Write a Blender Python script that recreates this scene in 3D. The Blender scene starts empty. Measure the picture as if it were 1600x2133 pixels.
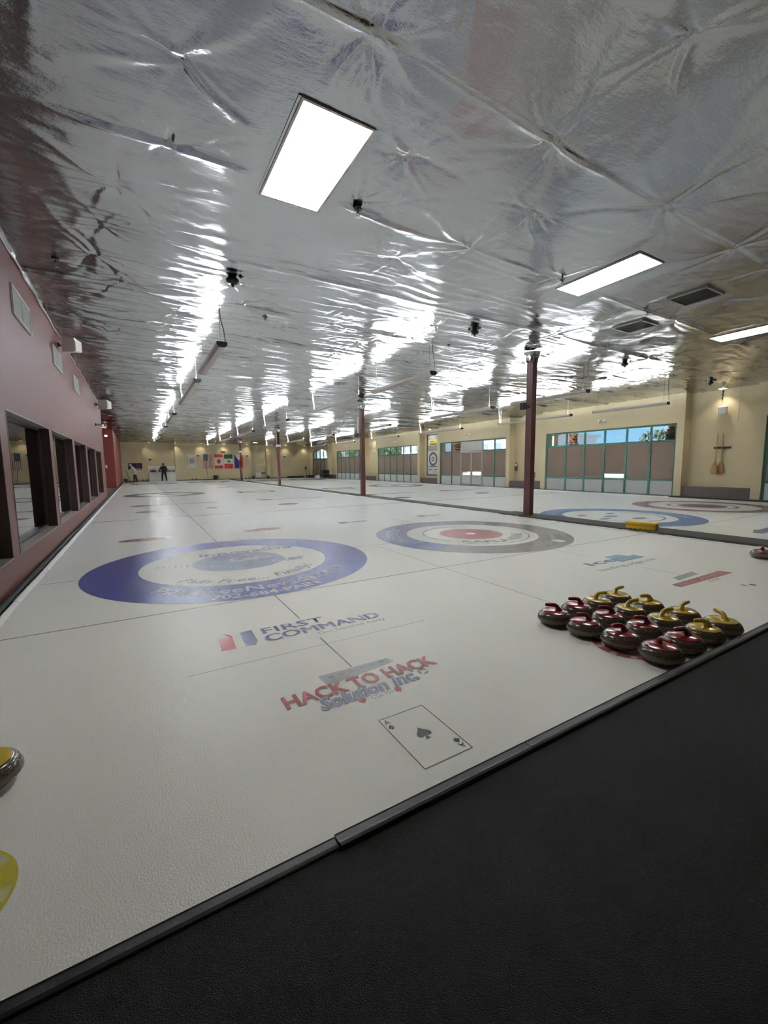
import bpy, math, random
import numpy as np
from mathutils import Vector, Matrix

random.seed(7)
rng = np.random.default_rng(11)
SC = bpy.context.scene
COL = SC.collection
PI = math.pi
rad = math.radians

# ------------------------------------------------------------------ camera
cam_d = bpy.data.cameras.new('camera')
cam = bpy.data.objects.new('camera', cam_d)
COL.objects.link(cam)
R_ = Vector((0.8626, -0.5057, -0.0109))
U_ = Vector((0.0651, 0.0894, 0.9939))
F_ = Vector((0.5024, 0.8578, -0.1101))
cam.matrix_world = Matrix(((R_.x, U_.x, -F_.x, -1.142), (R_.y, U_.y, -F_.y, -6.055), (R_.z, U_.z, -F_.z, 1.3255), (0, 0, 0, 1)))
cam_d.sensor_fit = 'HORIZONTAL'
cam_d.sensor_width = 36.0
cam_d.lens = 871.0 / 1600.0 * 36.0
cam_d.clip_start = 0.05
cam_d.clip_end = 400
SC.camera = cam

# ------------------------------------------------------------------ sky, sun, exposure
world = bpy.data.worlds.new('sky')
SC.world = world
world.use_nodes = True
wn = world.node_tree
wn.nodes.clear()
w_out = wn.nodes.new('ShaderNodeOutputWorld')
w_bg = wn.nodes.new('ShaderNodeBackground')
w_geo = wn.nodes.new('ShaderNodeTexCoord')
w_sep = wn.nodes.new('ShaderNodeSeparateXYZ')
w_ramp = wn.nodes.new('ShaderNodeValToRGB')
w_ramp.color_ramp.elements[0].position = 0.0
w_ramp.color_ramp.elements[0].color = (0.30, 0.58, 0.83, 1)
w_ramp.color_ramp.elements[1].position = 1.0
w_ramp.color_ramp.elements[1].color = (0.05, 0.16, 0.48, 1)
w_map = wn.nodes.new('ShaderNodeMapping')
w_map.inputs['Scale'].default_value = (3.0, 3.0, 22.0)
w_cl = wn.nodes.new('ShaderNodeTexNoise')
w_cl.inputs['Scale'].default_value = 2.2
w_cl.inputs['Detail'].default_value = 6
w_cr = wn.nodes.new('ShaderNodeValToRGB')
w_cr.color_ramp.elements[0].position = 0.52
w_cr.color_ramp.elements[1].position = 0.75
w_mix = wn.nodes.new('ShaderNodeMix')
w_mix.data_type = 'RGBA'
w_mix.inputs[7].default_value = (0.85, 0.88, 0.92, 1)
wn.links.new(w_geo.outputs['Generated'], w_sep.inputs[0])
wn.links.new(w_sep.outputs['Z'], w_ramp.inputs['Fac'])
wn.links.new(w_geo.outputs['Generated'], w_map.inputs['Vector'])
wn.links.new(w_map.outputs[0], w_cl.inputs['Vector'])
wn.links.new(w_cl.outputs['Fac'], w_cr.inputs['Fac'])
wn.links.new(w_cr.outputs['Color'], w_mix.inputs[0])
wn.links.new(w_ramp.outputs['Color'], w_mix.inputs[6])
w_bg.inputs['Strength'].default_value = 0.29
wn.links.new(w_mix.outputs[2], w_bg.inputs['Color'])
wn.links.new(w_bg.outputs[0], w_out.inputs['Surface'])
sun_d = bpy.data.lights.new('sun', 'SUN')
sun_d.energy = 3.2
sun_d.angle = rad(0.6)
sun_d.color = (1.0, 0.95, 0.88)
sun = bpy.data.objects.new('sun', sun_d)
sun.rotation_euler = (rad(52), 0, rad(-100))
COL.objects.link(sun)
SC.view_settings.view_transform = 'Standard'
SC.view_settings.look = 'None'
SC.view_settings.gamma = 1.0
SC.view_settings.use_curve_mapping = False
SC.view_settings.exposure = 2.13
SC.cycles.use_denoising = True
SC.cycles.max_bounces = 10
SC.cycles.diffuse_bounces = 4
SC.cycles.glossy_bounces = 6
SC.cycles.transmission_bounces = 6
SC.cycles.transparent_max_bounces = 10
SC.cycles.sample_clamp_indirect = 6.0
SC.cycles.blur_glossy = 0.5

UPLIGHT = 58.0      # lamps of the hanging strips
TROFFER = 5.0       # recessed panels
SPOT_W = 11.0       # downlights along the walls


# ------------------------------------------------------------------ materials
def S(c):
    """sRGB 0-255 -> linear"""
    return tuple(((v / 255) / 12.92 if v / 255 <= 0.04045 else ((v / 255 + 0.055) / 1.055) ** 2.4) for v in c) + (1.0,)


def mat(name, rgb, rough=0.5, metal=0.0, spec=0.5, noise=0.0, nscale=8.0, bump=0.0, bscale=60.0, emit=None, estr=0.0, coat=0.0, stretch=None):
    m = bpy.data.materials.new(name)
    m.use_nodes = True
    nt = m.node_tree
    b = nt.nodes['Principled BSDF']
    b.inputs['Base Color'].default_value = S(rgb)
    b.inputs['Roughness'].default_value = rough
    b.inputs['Metallic'].default_value = metal
    b.inputs['Specular IOR Level'].default_value = spec
    b.inputs['Coat Weight'].default_value = coat
    b.inputs['Coat Roughness'].default_value = 0.08
    if emit:
        b.inputs['Emission Color'].default_value = S(emit)
        b.inputs['Emission Strength'].default_value = estr
    if noise or bump:
        tc = nt.nodes.new('ShaderNodeTexCoord')
        vec = tc.outputs['Object']
        if stretch:
            mp = nt.nodes.new('ShaderNodeMapping')
            mp.inputs['Scale'].default_value = stretch
            nt.links.new(vec, mp.inputs['Vector'])
            vec = mp.outputs['Vector']
    if noise:
        n = nt.nodes.new('ShaderNodeTexNoise')
        n.inputs['Scale'].default_value = nscale
        n.inputs['Detail'].default_value = 5
        nt.links.new(vec, n.inputs['Vector'])
        mx = nt.nodes.new('ShaderNodeMix')
        mx.data_type = 'RGBA'
        c = S(rgb)
        mx.inputs[6].default_value = tuple(min(1, v * (1 - noise)) for v in c[:3]) + (1,)
        mx.inputs[7].default_value = tuple(min(1, v * (1 + noise)) for v in c[:3]) + (1,)
        nt.links.new(n.outputs['Fac'], mx.inputs[0])
        nt.links.new(mx.outputs[2], b.inputs['Base Color'])
    if bump:
        n2 = nt.nodes.new('ShaderNodeTexNoise')
        n2.inputs['Scale'].default_value = bscale
        n2.inputs['Detail'].default_value = 3
        nt.links.new(vec, n2.inputs['Vector'])
        bp = nt.nodes.new('ShaderNodeBump')
        bp.inputs['Strength'].default_value = bump
        bp.inputs['Distance'].default_value = 0.01
        nt.links.new(n2.outputs['Fac'], bp.inputs['Height'])
        nt.links.new(bp.outputs['Normal'], b.inputs['Normal'])
    return m


def ice_mat(name, rgb, mottle=0.035):
    """pebbled ice: colour frozen in under a glossy, finely bumped skin (world coordinates, so marks and ice share one relief)"""
    m = bpy.data.materials.new(name)
    m.use_nodes = True
    nt = m.node_tree
    b = nt.nodes['Principled BSDF']
    b.inputs['Roughness'].default_value = 0.2
    b.inputs['IOR'].default_value = 1.31
    b.inputs['Specular IOR Level'].default_value = 0.5
    geo = nt.nodes.new('ShaderNodeNewGeometry')
    n = nt.nodes.new('ShaderNodeTexNoise')
    n.inputs['Scale'].default_value = 1.3
    n.inputs['Detail'].default_value = 6
    nt.links.new(geo.outputs['Position'], n.inputs['Vector'])
    mx = nt.nodes.new('ShaderNodeMix')
    mx.data_type = 'RGBA'
    c = S(rgb)
    mx.inputs[6].default_value = tuple(v * (1 - mottle) for v in c[:3]) + (1,)
    mx.inputs[7].default_value = tuple(min(1, v * (1 + mottle)) for v in c[:3]) + (1,)
    nt.links.new(n.outputs['Fac'], mx.inputs[0])
    nt.links.new(mx.outputs[2], b.inputs['Base Color'])
    p = nt.nodes.new('ShaderNodeTexNoise')
    p.inputs['Scale'].default_value = 130
    p.inputs['Detail'].default_value = 2
    nt.links.new(geo.outputs['Position'], p.inputs['Vector'])
    bp = nt.nodes.new('ShaderNodeBump')
    bp.inputs['Strength'].default_value = 0.42
    bp.inputs['Distance'].default_value = 0.005
    nt.links.new(p.outputs['Fac'], bp.inputs['Height'])
    nt.links.new(bp.outputs['Normal'], b.inputs['Normal'])
    return m


def glass_mat(name, tint, ior, gloss=1.0):
    m = bpy.data.materials.new(name)
    m.use_nodes = True
    nt = m.node_tree
    nt.nodes.clear()
    o = nt.nodes.new('ShaderNodeOutputMaterial')
    t = nt.nodes.new('ShaderNodeBsdfTransparent')
    t.inputs[0].default_value = (*tint, 1)
    g = nt.nodes.new('ShaderNodeBsdfGlossy')
    g.inputs['Roughness'].default_value = 0.015
    g.inputs['Color'].default_value = (gloss, gloss, gloss, 1)
    f = nt.nodes.new('ShaderNodeFresnel')
    ge = nt.nodes.new('ShaderNodeNewGeometry')
    iv = nt.nodes.new('ShaderNodeMix')      # the Fresnel node inverts on back faces: feed it the inverse there, a thin pane does not trap light
    iv.inputs[2].default_value = ior
    iv.inputs[3].default_value = 1 / ior
    nt.links.new(ge.outputs['Backfacing'], iv.inputs[0])
    nt.links.new(iv.outputs[0], f.inputs[0])
    mx = nt.nodes.new('ShaderNodeMixShader')
    nt.links.new(f.outputs[0], mx.inputs[0])
    nt.links.new(t.outputs[0], mx.inputs[1])
    nt.links.new(g.outputs[0], mx.inputs[2])
    nt.links.new(mx.outputs[0], o.inputs[0])
    return m


def film_mat(name, dif, tra, k):
    """sun film on glass: part of the daylight comes through scattered"""
    m = bpy.data.materials.new(name)
    m.use_nodes = True
    nt = m.node_tree
    nt.nodes.clear()
    o = nt.nodes.new('ShaderNodeOutputMaterial')
    d = nt.nodes.new('ShaderNodeBsdfDiffuse')
    d.inputs[0].default_value = S(dif)
    t = nt.nodes.new('ShaderNodeBsdfTranslucent')
    t.inputs[0].default_value = S(tra)
    g = nt.nodes.new('ShaderNodeBsdfGlossy')
    g.inputs['Roughness'].default_value = 0.2
    tc = nt.nodes.new('ShaderNodeTexCoord')
    n = nt.nodes.new('ShaderNodeTexNoise')
    n.inputs['Scale'].default_value = 1.7
    nt.links.new(tc.outputs['Object'], n.inputs['Vector'])
    mr = nt.nodes.new('ShaderNodeMapRange')
    mr.inputs[3].default_value = k - 0.12
    mr.inputs[4].default_value = k + 0.12
    nt.links.new(n.outputs['Fac'], mr.inputs[0])
    m1 = nt.nodes.new('ShaderNodeMixShader')
    nt.links.new(mr.outputs[0], m1.inputs[0])
    nt.links.new(d.outputs[0], m1.inputs[1])
    nt.links.new(t.outputs[0], m1.inputs[2])
    m2 = nt.nodes.new('ShaderNodeMixShader')
    m2.inputs[0].default_value = 0.05
    nt.links.new(m1.outputs[0], m2.inputs[1])
    nt.links.new(g.outputs[0], m2.inputs[2])
    nt.links.new(m2.outputs[0], o.inputs[0])
    return m


def emit_mat(name, rgb, strength):
    return mat(name, (235, 235, 235), 0.5, emit=rgb, estr=strength)


def granite_mat():
    m = bpy.data.materials.new('granite')
    m.use_nodes = True
    nt = m.node_tree
    b = nt.nodes['Principled BSDF']
    b.inputs['Roughness'].default_value = 0.16
    tc = nt.nodes.new('ShaderNodeTexCoord')
    v = nt.nodes.new('ShaderNodeTexVoronoi')
    v.inputs['Scale'].default_value = 210
    nt.links.new(tc.outputs['Object'], v.inputs['Vector'])
    r = nt.nodes.new('ShaderNodeValToRGB')
    e = r.color_ramp.elements
    e[0].position, e[0].color = 0.0, S((48, 41, 35))
    e[1].position, e[1].color = 1.0, S((128, 116, 102))
    x = r.color_ramp.elements.new(0.55)
    x.color = S((84, 74, 63))
    nt.links.new(v.outputs['Color'], r.inputs['Fac'])
    nt.links.new(r.outputs['Color'], b.inputs['Base Color'])
    return m


def foil_mat():
    m = bpy.data.materials.new('silver_foil')
    m.use_nodes = True
    nt = m.node_tree
    b = nt.nodes['Principled BSDF']
    b.inputs['Base Color'].default_value = (0.37, 0.37, 0.375, 1)
    b.inputs['Metallic'].default_value = 1.0
    b.inputs['Roughness'].default_value = 0.12
    tc = nt.nodes.new('ShaderNodeTexCoord')
    mp = nt.nodes.new('ShaderNodeMapping')
    mp.inputs['Scale'].default_value = (0.35, 1.0, 1.0)
    nt.links.new(tc.outputs['Object'], mp.inputs['Vector'])
    n = nt.nodes.new('ShaderNodeTexNoise')
    n.inputs['Scale'].default_value = 26
    n.inputs['Detail'].default_value = 5
    n.inputs['Roughness'].default_value = 0.65
    nt.links.new(mp.outputs['Vector'], n.inputs['Vector'])
    bp = nt.nodes.new('ShaderNodeBump')
    bp.inputs['Strength'].default_value = 0.32
    bp.inputs['Distance'].default_value = 0.012
    nt.links.new(n.outputs['Fac'], bp.inputs['Height'])
    nt.links.new(bp.outputs['Normal'], b.inputs['Normal'])
    return m


ICE = ice_mat('ice', (244, 246, 240))
MAROON = mat('maroon_paint', (94, 50, 41), 0.5, spec=0.3, noise=0.08, nscale=3, bump=0.05, bscale=120)
MAROON_D = mat('maroon_paint_deep', (112, 40, 32), 0.5, noise=0.06)
BEIGE = mat('beige_paint', (190, 176, 142), 0.7, noise=0.04, nscale=4, bump=0.06, bscale=150)
FOIL = foil_mat()
RUBBER = mat('black_rubber', (9, 9, 9), 0.72, spec=0.34, noise=0.25, nscale=160, bump=0.5, bscale=300)
RUBBER_E = mat('black_rubber_edge', (28, 28, 30), 0.45, bump=0.1, bscale=90)
CARPET = mat('grey_carpet', (76, 74, 70), 0.95, noise=0.2, nscale=90, bump=0.4, bscale=200)
DKFLOOR = mat('dark_floor', (74, 62, 58), 0.6, noise=0.1)
FROST = mat('frost_white', (232, 234, 230), 0.6, bump=0.5, bscale=40)
STEEL_RED = mat('oxide_red_steel', (74, 29, 22), 0.5, noise=0.1, nscale=5)
WFRAME = mat('brown_window_frame', (46, 27, 25), 0.5)
SILL = mat('grey_sill', (104, 98, 88), 0.5)
TEAL = mat('teal_frame', (58, 112, 96), 0.45)
ALU = mat('aluminium', (178, 172, 166), 0.4, metal=0.5)
CLEAR = glass_mat('clear_glass', (0.93, 0.97, 0.97), 1.4)
MIRROR = glass_mat('tinted_reflective_glass', (0.16, 0.16, 0.15), 4.2)
FILM = film_mat('brown_film', (150, 132, 118), (190, 170, 152), 0.42)
FILM_L = film_mat('frosted_film', (226, 222, 214), (236, 232, 226), 0.5)
BLACK = mat('black_plastic', (20, 20, 21), 0.4)
DARK = mat('dark_metal', (48, 47, 47), 0.45, metal=0.4)
WHITE = mat('white_plastic', (222, 220, 214), 0.45)
WHITE_P = mat('white_paint', (214, 212, 206), 0.4)
GREYMETAL = mat('painted_steel', (168, 160, 152), 0.45)
BENCH = mat('grey_bench', (98, 88, 84), 0.7, noise=0.05)
CHROME = mat('chrome', (210, 210, 210), 0.15, metal=1)
GRANITE = granite_mat()
BAND = mat('granite_band', (112, 102, 88), 0.5, noise=0.25, nscale=120)
RED_P = mat('red_plastic', (140, 12, 24), 0.18, coat=0.5)
YEL_P = mat('yellow_plastic', (204, 172, 26), 0.2, coat=0.5)
LAMP_UP = emit_mat('strip_lamp', (242, 249, 255), UPLIGHT)
LAMP_T = emit_mat('panel_lamp', (255, 252, 244), TROFFER)
LAMP_D = emit_mat('downlight_lamp', (255, 238, 200), 1.3)
GRILLE = mat('grille_grey', (58, 58, 54), 0.6)
GRILLE_B = mat('grille_back', (24, 24, 24), 0.7)
VENT_W = mat('vent_white', (206, 208, 202), 0.45)


# ------------------------------------------------------------------ mesh helpers
class MB:
    def __init__(s):
        s.v, s.f, s.m = [], [], []

    def add(s, vs, fs, mi=0):
        o = len(s.v)
        s.v += [tuple(p) for p in vs]
        s.f += [tuple(i + o for i in f) for f in fs]
        s.m += [mi] * len(fs)
        return s

    def box(s, x0, x1, y0, y1, z0, z1, mi=0, T=None):
        vs = [(x, y, z) for z in (z0, z1) for y in (y0, y1) for x in (x0, x1)]
        if T is not None:
            vs = [tuple(T @ Vector(p)) for p in vs]
        return s.add(vs, [(0, 2, 3, 1), (4, 5, 7, 6), (0, 1, 5, 4), (2, 6, 7, 3), (0, 4, 6, 2), (1, 3, 7, 5)], mi)

    def bbox(s, x0, x1, y0, y1, z0, z1, b=0.01, mi=0):
        """box with chamfered vertical and top edges"""
        def ring(i, z):
            return [(x0 + i, y0 + i + b, z), (x0 + i + b, y0 + i, z), (x1 - i - b, y0 + i, z), (x1 - i, y0 + i + b, z),
                    (x1 - i, y1 - i - b, z), (x1 - i - b, y1 - i, z), (x0 + i + b, y1 - i, z), (x0 + i, y1 - i - b, z)]
        vs = ring(b, z0) + ring(0, z0 + b) + ring(0, z1 - b) + ring(b, z1)
        fs = [tuple(range(7, -1, -1)), tuple(range(24, 32))]
        for k in range(3):
            for i in range(8):
                j = (i + 1) % 8
                fs.append((k * 8 + i, k * 8 + j, k * 8 + 8 + j, k * 8 + 8 + i))
        return s.add(vs, fs, mi)

    def lathe(s, prof, n=24, c=(0, 0, 0), mi=0, T=None, a0=0.0):
        vs, fs = [], []
        k = len(prof)
        for i in range(n):
            a = a0 + 2 * PI * i / n
            for r, z in prof:
                p = Vector((c[0] + r * math.cos(a), c[1] + r * math.sin(a), c[2] + z))
                vs.append(tuple(T @ p) if T is not None else tuple(p))
        for i in range(n):
            j = (i + 1) % n
            for q in range(k - 1):
                fs.append((i * k + q, j * k + q, j * k + q + 1, i * k + q + 1))
        if prof[0][0] > 1e-6:
            fs.append(tuple(i * k for i in range(n - 1, -1, -1)))
        if prof[-1][0] > 1e-6:
            fs.append(tuple(i * k + k - 1 for i in range(n)))
        return s.add(vs, fs, mi)

    def tube(s, pts, r, n=8, mi=0, cap=True):
        pts = [Vector(p) for p in pts]
        rs = r if isinstance(r, (list, tuple)) else [r] * len(pts)
        vs, fs = [], []
        up = Vector((0, 0, 1))
        prev = None
        for i, p in enumerate(pts):
            d = (pts[min(i + 1, len(pts) - 1)] - pts[max(i - 1, 0)]).normalized()
            a = prev if prev is not None else (up if abs(d.z) < 0.9 else Vector((1, 0, 0)))
            a = (a - d * a.dot(d)).normalized()
            prev = a
            b = d.cross(a)
            for k in range(n):
                t = 2 * PI * k / n
                vs.append(tuple(p + (a * math.cos(t) + b * math.sin(t)) * rs[i]))
        for i in range(len(pts) - 1):
            for k in range(n):
                j = (k + 1) % n
                fs.append((i * n + k, i * n + j, (i + 1) * n + j, (i + 1) * n + k))
        if cap:
            fs.append(tuple(range(n - 1, -1, -1)))
            fs.append(tuple((len(pts) - 1) * n + k for k in range(n)))
        return s.add(vs, fs, mi)

    def prism(s, poly, axis, a, b, mi=0):
        """poly = 2-D points; extruded along axis x/y/z from a to b"""
        n = len(poly)
        def P(u, v, w):
            return {'x': (w, u, v), 'y': (u, w, v), 'z': (u, v, w)}[axis]
        vs = [P(u, v, a) for u, v in poly] + [P(u, v, b) for u, v in poly]
        fs = [tuple(range(n - 1, -1, -1)), tuple(range(n, 2 * n))]
        for i in range(n):
            j = (i + 1) % n
            fs.append((i, j, n + j, n + i))
        return s.add(vs, fs, mi)

    def build(s, name, mats, parent=None, smooth=None, loc=None):
        me = bpy.data.meshes.new(name)
        me.from_pydata(s.v, [], s.f)
        mats = mats if isinstance(mats, (list, tuple)) else [mats]
        for m in mats:
            me.materials.append(m)
        if len(mats) > 1:
            me.polygons.foreach_set('material_index', s.m)
        if smooth:
            me.shade_smooth()
            me.set_sharp_from_angle(angle=rad(smooth))
        me.update()
        o = bpy.data.objects.new(name, me)
        COL.objects.link(o)
        if parent is not None:
            o.parent = parent
        if loc is not None:
            o.location = loc
        return o


def tag(o, label=None, cat=None, group=None, kind=None):
    if label:
        o['label'] = label
    if cat:
        o['category'] = cat
    if group:
        o['group'] = group
    if kind:
        o['kind'] = kind
    return o


def thing(name, label, cat, loc=(0, 0, 0), rz=0.0, group=None):
    o = bpy.data.objects.new(name, None)
    o.empty_display_size = 0.1
    COL.objects.link(o)
    o.location = loc
    o.rotation_euler = (0, 0, rz)
    return tag(o, label, cat, group)


def struct(o, label=None):
    return tag(o, label, None, None, 'structure')


def dup(src, label=None, loc=None, rz=None, group=None):
    def rec(o, par):
        c = o.copy()
        COL.objects.link(c)
        if par is not None:
            c.parent = par
        for ch in kids.get(o.name, []):
            rec(ch, c)
        return c
    kids = {}
    stack = [src]
    while stack:
        o = stack.pop()
        kids[o.name] = list(o.children)
        stack += kids[o.name]
    c = rec(src, None)
    if loc is not None:
        c.location = loc
    if rz is not None:
        c.rotation_euler = (0, 0, rz)
    if label:
        c['label'] = label
    if group:
        c['group'] = group
    return c


def H(x, y):
    return 4.10 - 0.0045 * y - 0.008 * (x + 2.3)


# ================================================================== STRUCTURE
# ------------------------------------------------------------------ floor: the ice
YMAT = -4.815
b = MB()
b.box(-2.24, 16.52, -4.90, 42.28, -0.06, 0.0)
floor = struct(b.build('floor', ICE), 'pale pebbled curling ice filling the hall')

concrete = MB()
concrete.box(-8, 18, -9.2, 46, -0.25, -0.065)
struct(concrete.build('floor_slab', DKFLOOR), 'dark concrete slab under and around the ice')
b = MB()
b.box(-6.2, -2.42, 16.0, 28.6, -0.065, 0.005)
struct(b.build('floor_side', DKFLOOR), 'dark floor of the side passage beyond the left wall')

# frosty bank and black bumper along the left wall, black bumper along the right wall
b = MB()
for i in range(150):
    y0 = -4.8 + i * 0.314
    w = 0.035 + 0.02 * random.random()
    h = 0.03 + 0.018 * random.random()
    b.prism([(-2.285, 0), (-2.285, h * 0.7), (-2.285 + w * 0.4, h * 0.65), (-2.262 + w * 0.6, 0.0)], 'y', y0, y0 + 0.314)
struct(b.build('trim_1', FROST, smooth=40), 'white frosty ridge of ice along the left wall')
b = MB()
b.tube([(-2.320, -4.8, 0.045), (-2.320, 16.0, 0.045)], 0.028, 10)
b.tube([(-2.325, 16.0, 0.03), (-2.325, 42.2, 0.03)], 0.025, 10)
struct(b.build('trim_2', RUBBER, smooth=60), 'dark rubber bumper between the left wall and the ice')
b = MB()
b.box(16.42, 16.54, 2.3, 42.28, 0.0, 0.03)
struct(b.build('trim_3', FROST), 'white frosty edge of the ice along the window wall')
b = MB()
b.box(16.54, 16.84, -9.0, 42.28, -0.06, 0.045)
b.box(-2.24, 16.5, 42.15, 42.29, 0.0, 0.07)
struct(b.build('trim_4', RUBBER_E), 'black rubber strip at the foot of the far and window walls')

# ------------------------------------------------------------------ left wall and its windows
LW = -2.36
wins = [(-2.83, -0.19), (0.11, 2.76), (3.05, 5.62), (5.97, 8.36), (8.80, 11.22), (11.75, 14.08)]
Z0, Z1 = 0.36, 2.0
b = MB()
b.box(LW - 0.3, LW, -9.0, 16.0, -0.06, Z0)
b.box(LW - 0.3, LW, -9.0, 16.0, Z1, 4.22)
ys = [-9.0] + [v for w in wins for v in w] + [16.0]
for i in range(0, len(ys), 2):
    b.box(LW - 0.3, LW, ys[i], ys[i + 1], Z0, Z1)
struct(b.build('wall_left', MAROON), 'maroon painted wall with a row of windows along the ice')
for k, (a, c) in enumerate(wins):
    w = struct(bpy.data.objects.new('window_%d' % (k + 1), None), 'dark framed interior window in the maroon wall, number %d from the near end' % (k + 1))
    COL.objects.link(w)
    d = LW - 0.15
    b = MB()
    t = 0.05
    b.box(d - 0.06, d + 0.03, a, a + t, Z0, Z1)
    b.box(d - 0.06, d + 0.03, c - t, c, Z0, Z1)
    b.box(d - 0.06, d + 0.03, a + t, c - t, Z1 - t, Z1)
    b.box(d - 0.06, d + 0.03, a + t, c - t, Z0, Z0 + t)
    b.build('frame', WFRAME, w)
    b = MB()
    for z in (Z0, Z1 - 0.02):
        b.box(d + 0.03, LW + 0.004, a, c, z, z + 0.02)
    b.build('sill', SILL, w)
    b = MB()
    for y in (a, c - 0.02):
        b.box(d + 0.03, LW + 0.004, y, y + 0.02, Z0 + 0.02, Z1 - 0.02)
    b.build('jamb', WFRAME, w)
    b = MB()
    b.box(d - 0.012, d, a + t, c - t, Z0 + t, Z1 - t)
    b.build('pane', MIRROR, w)
LOUNGE = mat('lounge_paint', (70, 58, 50), 0.8)
b = MB()
b.box(-6.3, -6.2, -9, 30, -0.1, 4.3)
b.box(-6.2, LW - 0.3, 15.85, 16.0, -0.1, 4.3)
b.box(-6.2, LW - 0.3, -9, 15.85, 3.1, 3.2)
struct(b.build('wall_lounge', LOUNGE), 'dark walls of the room behind the left windows')

# maroon block beyond the end of the left wall, with a door
b = MB()
b.box(-6.2, -2.46, 28.5, 42.6, -0.06, 4.1)
struct(b.build('wall_block', MAROON_D), 'deep red wall past the end of the left wall')
dr = struct(bpy.data.objects.new('door_1', None), 'deep red door with silver lever in the red wall')
COL.objects.link(dr)
b = MB()
b.box(-4.0, -3.02, 28.455, 28.497, 0.0, 2.1)
b.build('door_leaf', MAROON_D, dr)
b = MB()
b.tube([(-3.08, 28.45, 0.98), (-3.08, 28.40, 0.98), (-3.18, 28.40, 0.98)], 0.016, 8)
b.build('handle', CHROME, dr, smooth=50)
b = MB()
b.box(-3.2, -2.92, 28.475, 28.498, 1.36, 1.56)
tag(b.build('door_sign', WHITE_P), 'small white sign beside the red door', 'sign')

# ------------------------------------------------------------------ far wall with two recesses
FY = 42.3
b = MB()
for x0, x1 in ((-2.46, -0.22), (2.28, 9.93), (11.64, 17.6)):
    b.box(x0, x1, FY, FY + 0.8, -0.06, 4.1)
b.box(-0.3, 2.4, FY + 0.4, FY + 0.8, -0.06, 4.1)
b.box(9.8, 11.8, FY + 0.4, FY + 0.8, -0.06, 4.1)
struct(b.build('wall_far', BEIGE), 'beige end wall with flags and two recesses')

# ------------------------------------------------------------------ right wall: window bays and recesses
RX, RB = 16.85, 17.3
WY = [(-6.35 + 8.68 * k, -0.34 + 8.68 * k) for k in range(5)]
HEAD = 2.84
b = MB()
for a, c in WY:
    b.box(RX, RX + 0.5, a - 0.26, c + 0.27, HEAD, 4.2)
    b.box(RX, RX + 0.5, a - 0.26, a, -0.06, HEAD)
    b.box(RX, RX + 0.5, c, c + 0.27, -0.06, HEAD)
AC, AW, ASP, ATOP = 39.1, 2.2, 2.72, 3.3
b.box(RX, RX + 0.5, 36.7, AC - AW, -0.06, 4.1)
b.box(RX, RX + 0.5, AC + AW, 42.3, -0.06, 4.1)
arc = [(AC - AW * math.cos(PI * i / 24), ASP + (ATOP - ASP) * math.sin(PI * i / 24)) for i in range(25)]
for i in range(24):
    (ya, za), (yb, zb) = arc[i], arc[i + 1]
    vs = [(x, y, z) for x in (RX, RX + 0.5) for y, z in ((ya, za), (yb, zb), (yb, 4.1), (ya, 4.1))]
    b.add(vs, [(3, 2, 1, 0), (4, 5, 6, 7), (0, 1, 5, 4), (2, 3, 7, 6), (1, 2, 6, 5), (3, 0, 4, 7)])
b.box(RB, RB + 0.3, -9.2, 42.3, -0.06, 0.01)
for k in range(5):
    y0 = WY[k][1] + 0.27
    y1 = WY[k + 1][0] - 0.26 if k < 4 else 36.7
    b.box(RB, RB + 0.2, y0, y1, -0.06, 4.2)
b.box(RX, RB + 0.2, -9.2, WY[0][0] - 0.26, -0.06, 4.3)
struct(b.build('wall_right', BEIGE), 'beige wall of window bays and shallow recesses')

b = MB()
b.box(-6.2, 17.5, -9.3, -9.1, -0.1, 4.4)
struct(b.build('wall_near', BEIGE), 'beige wall behind the viewpoint')
b = MB()
b.box(-6.4, 17.6, -9.4, 43.2, 4.32, 4.45)  # unseen slab, added to stop sky light leaking through cracks in the foil mesh
struct(b.build('roof', GREYMETAL), 'unseen slab added above the foil to keep sky light out')


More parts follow.
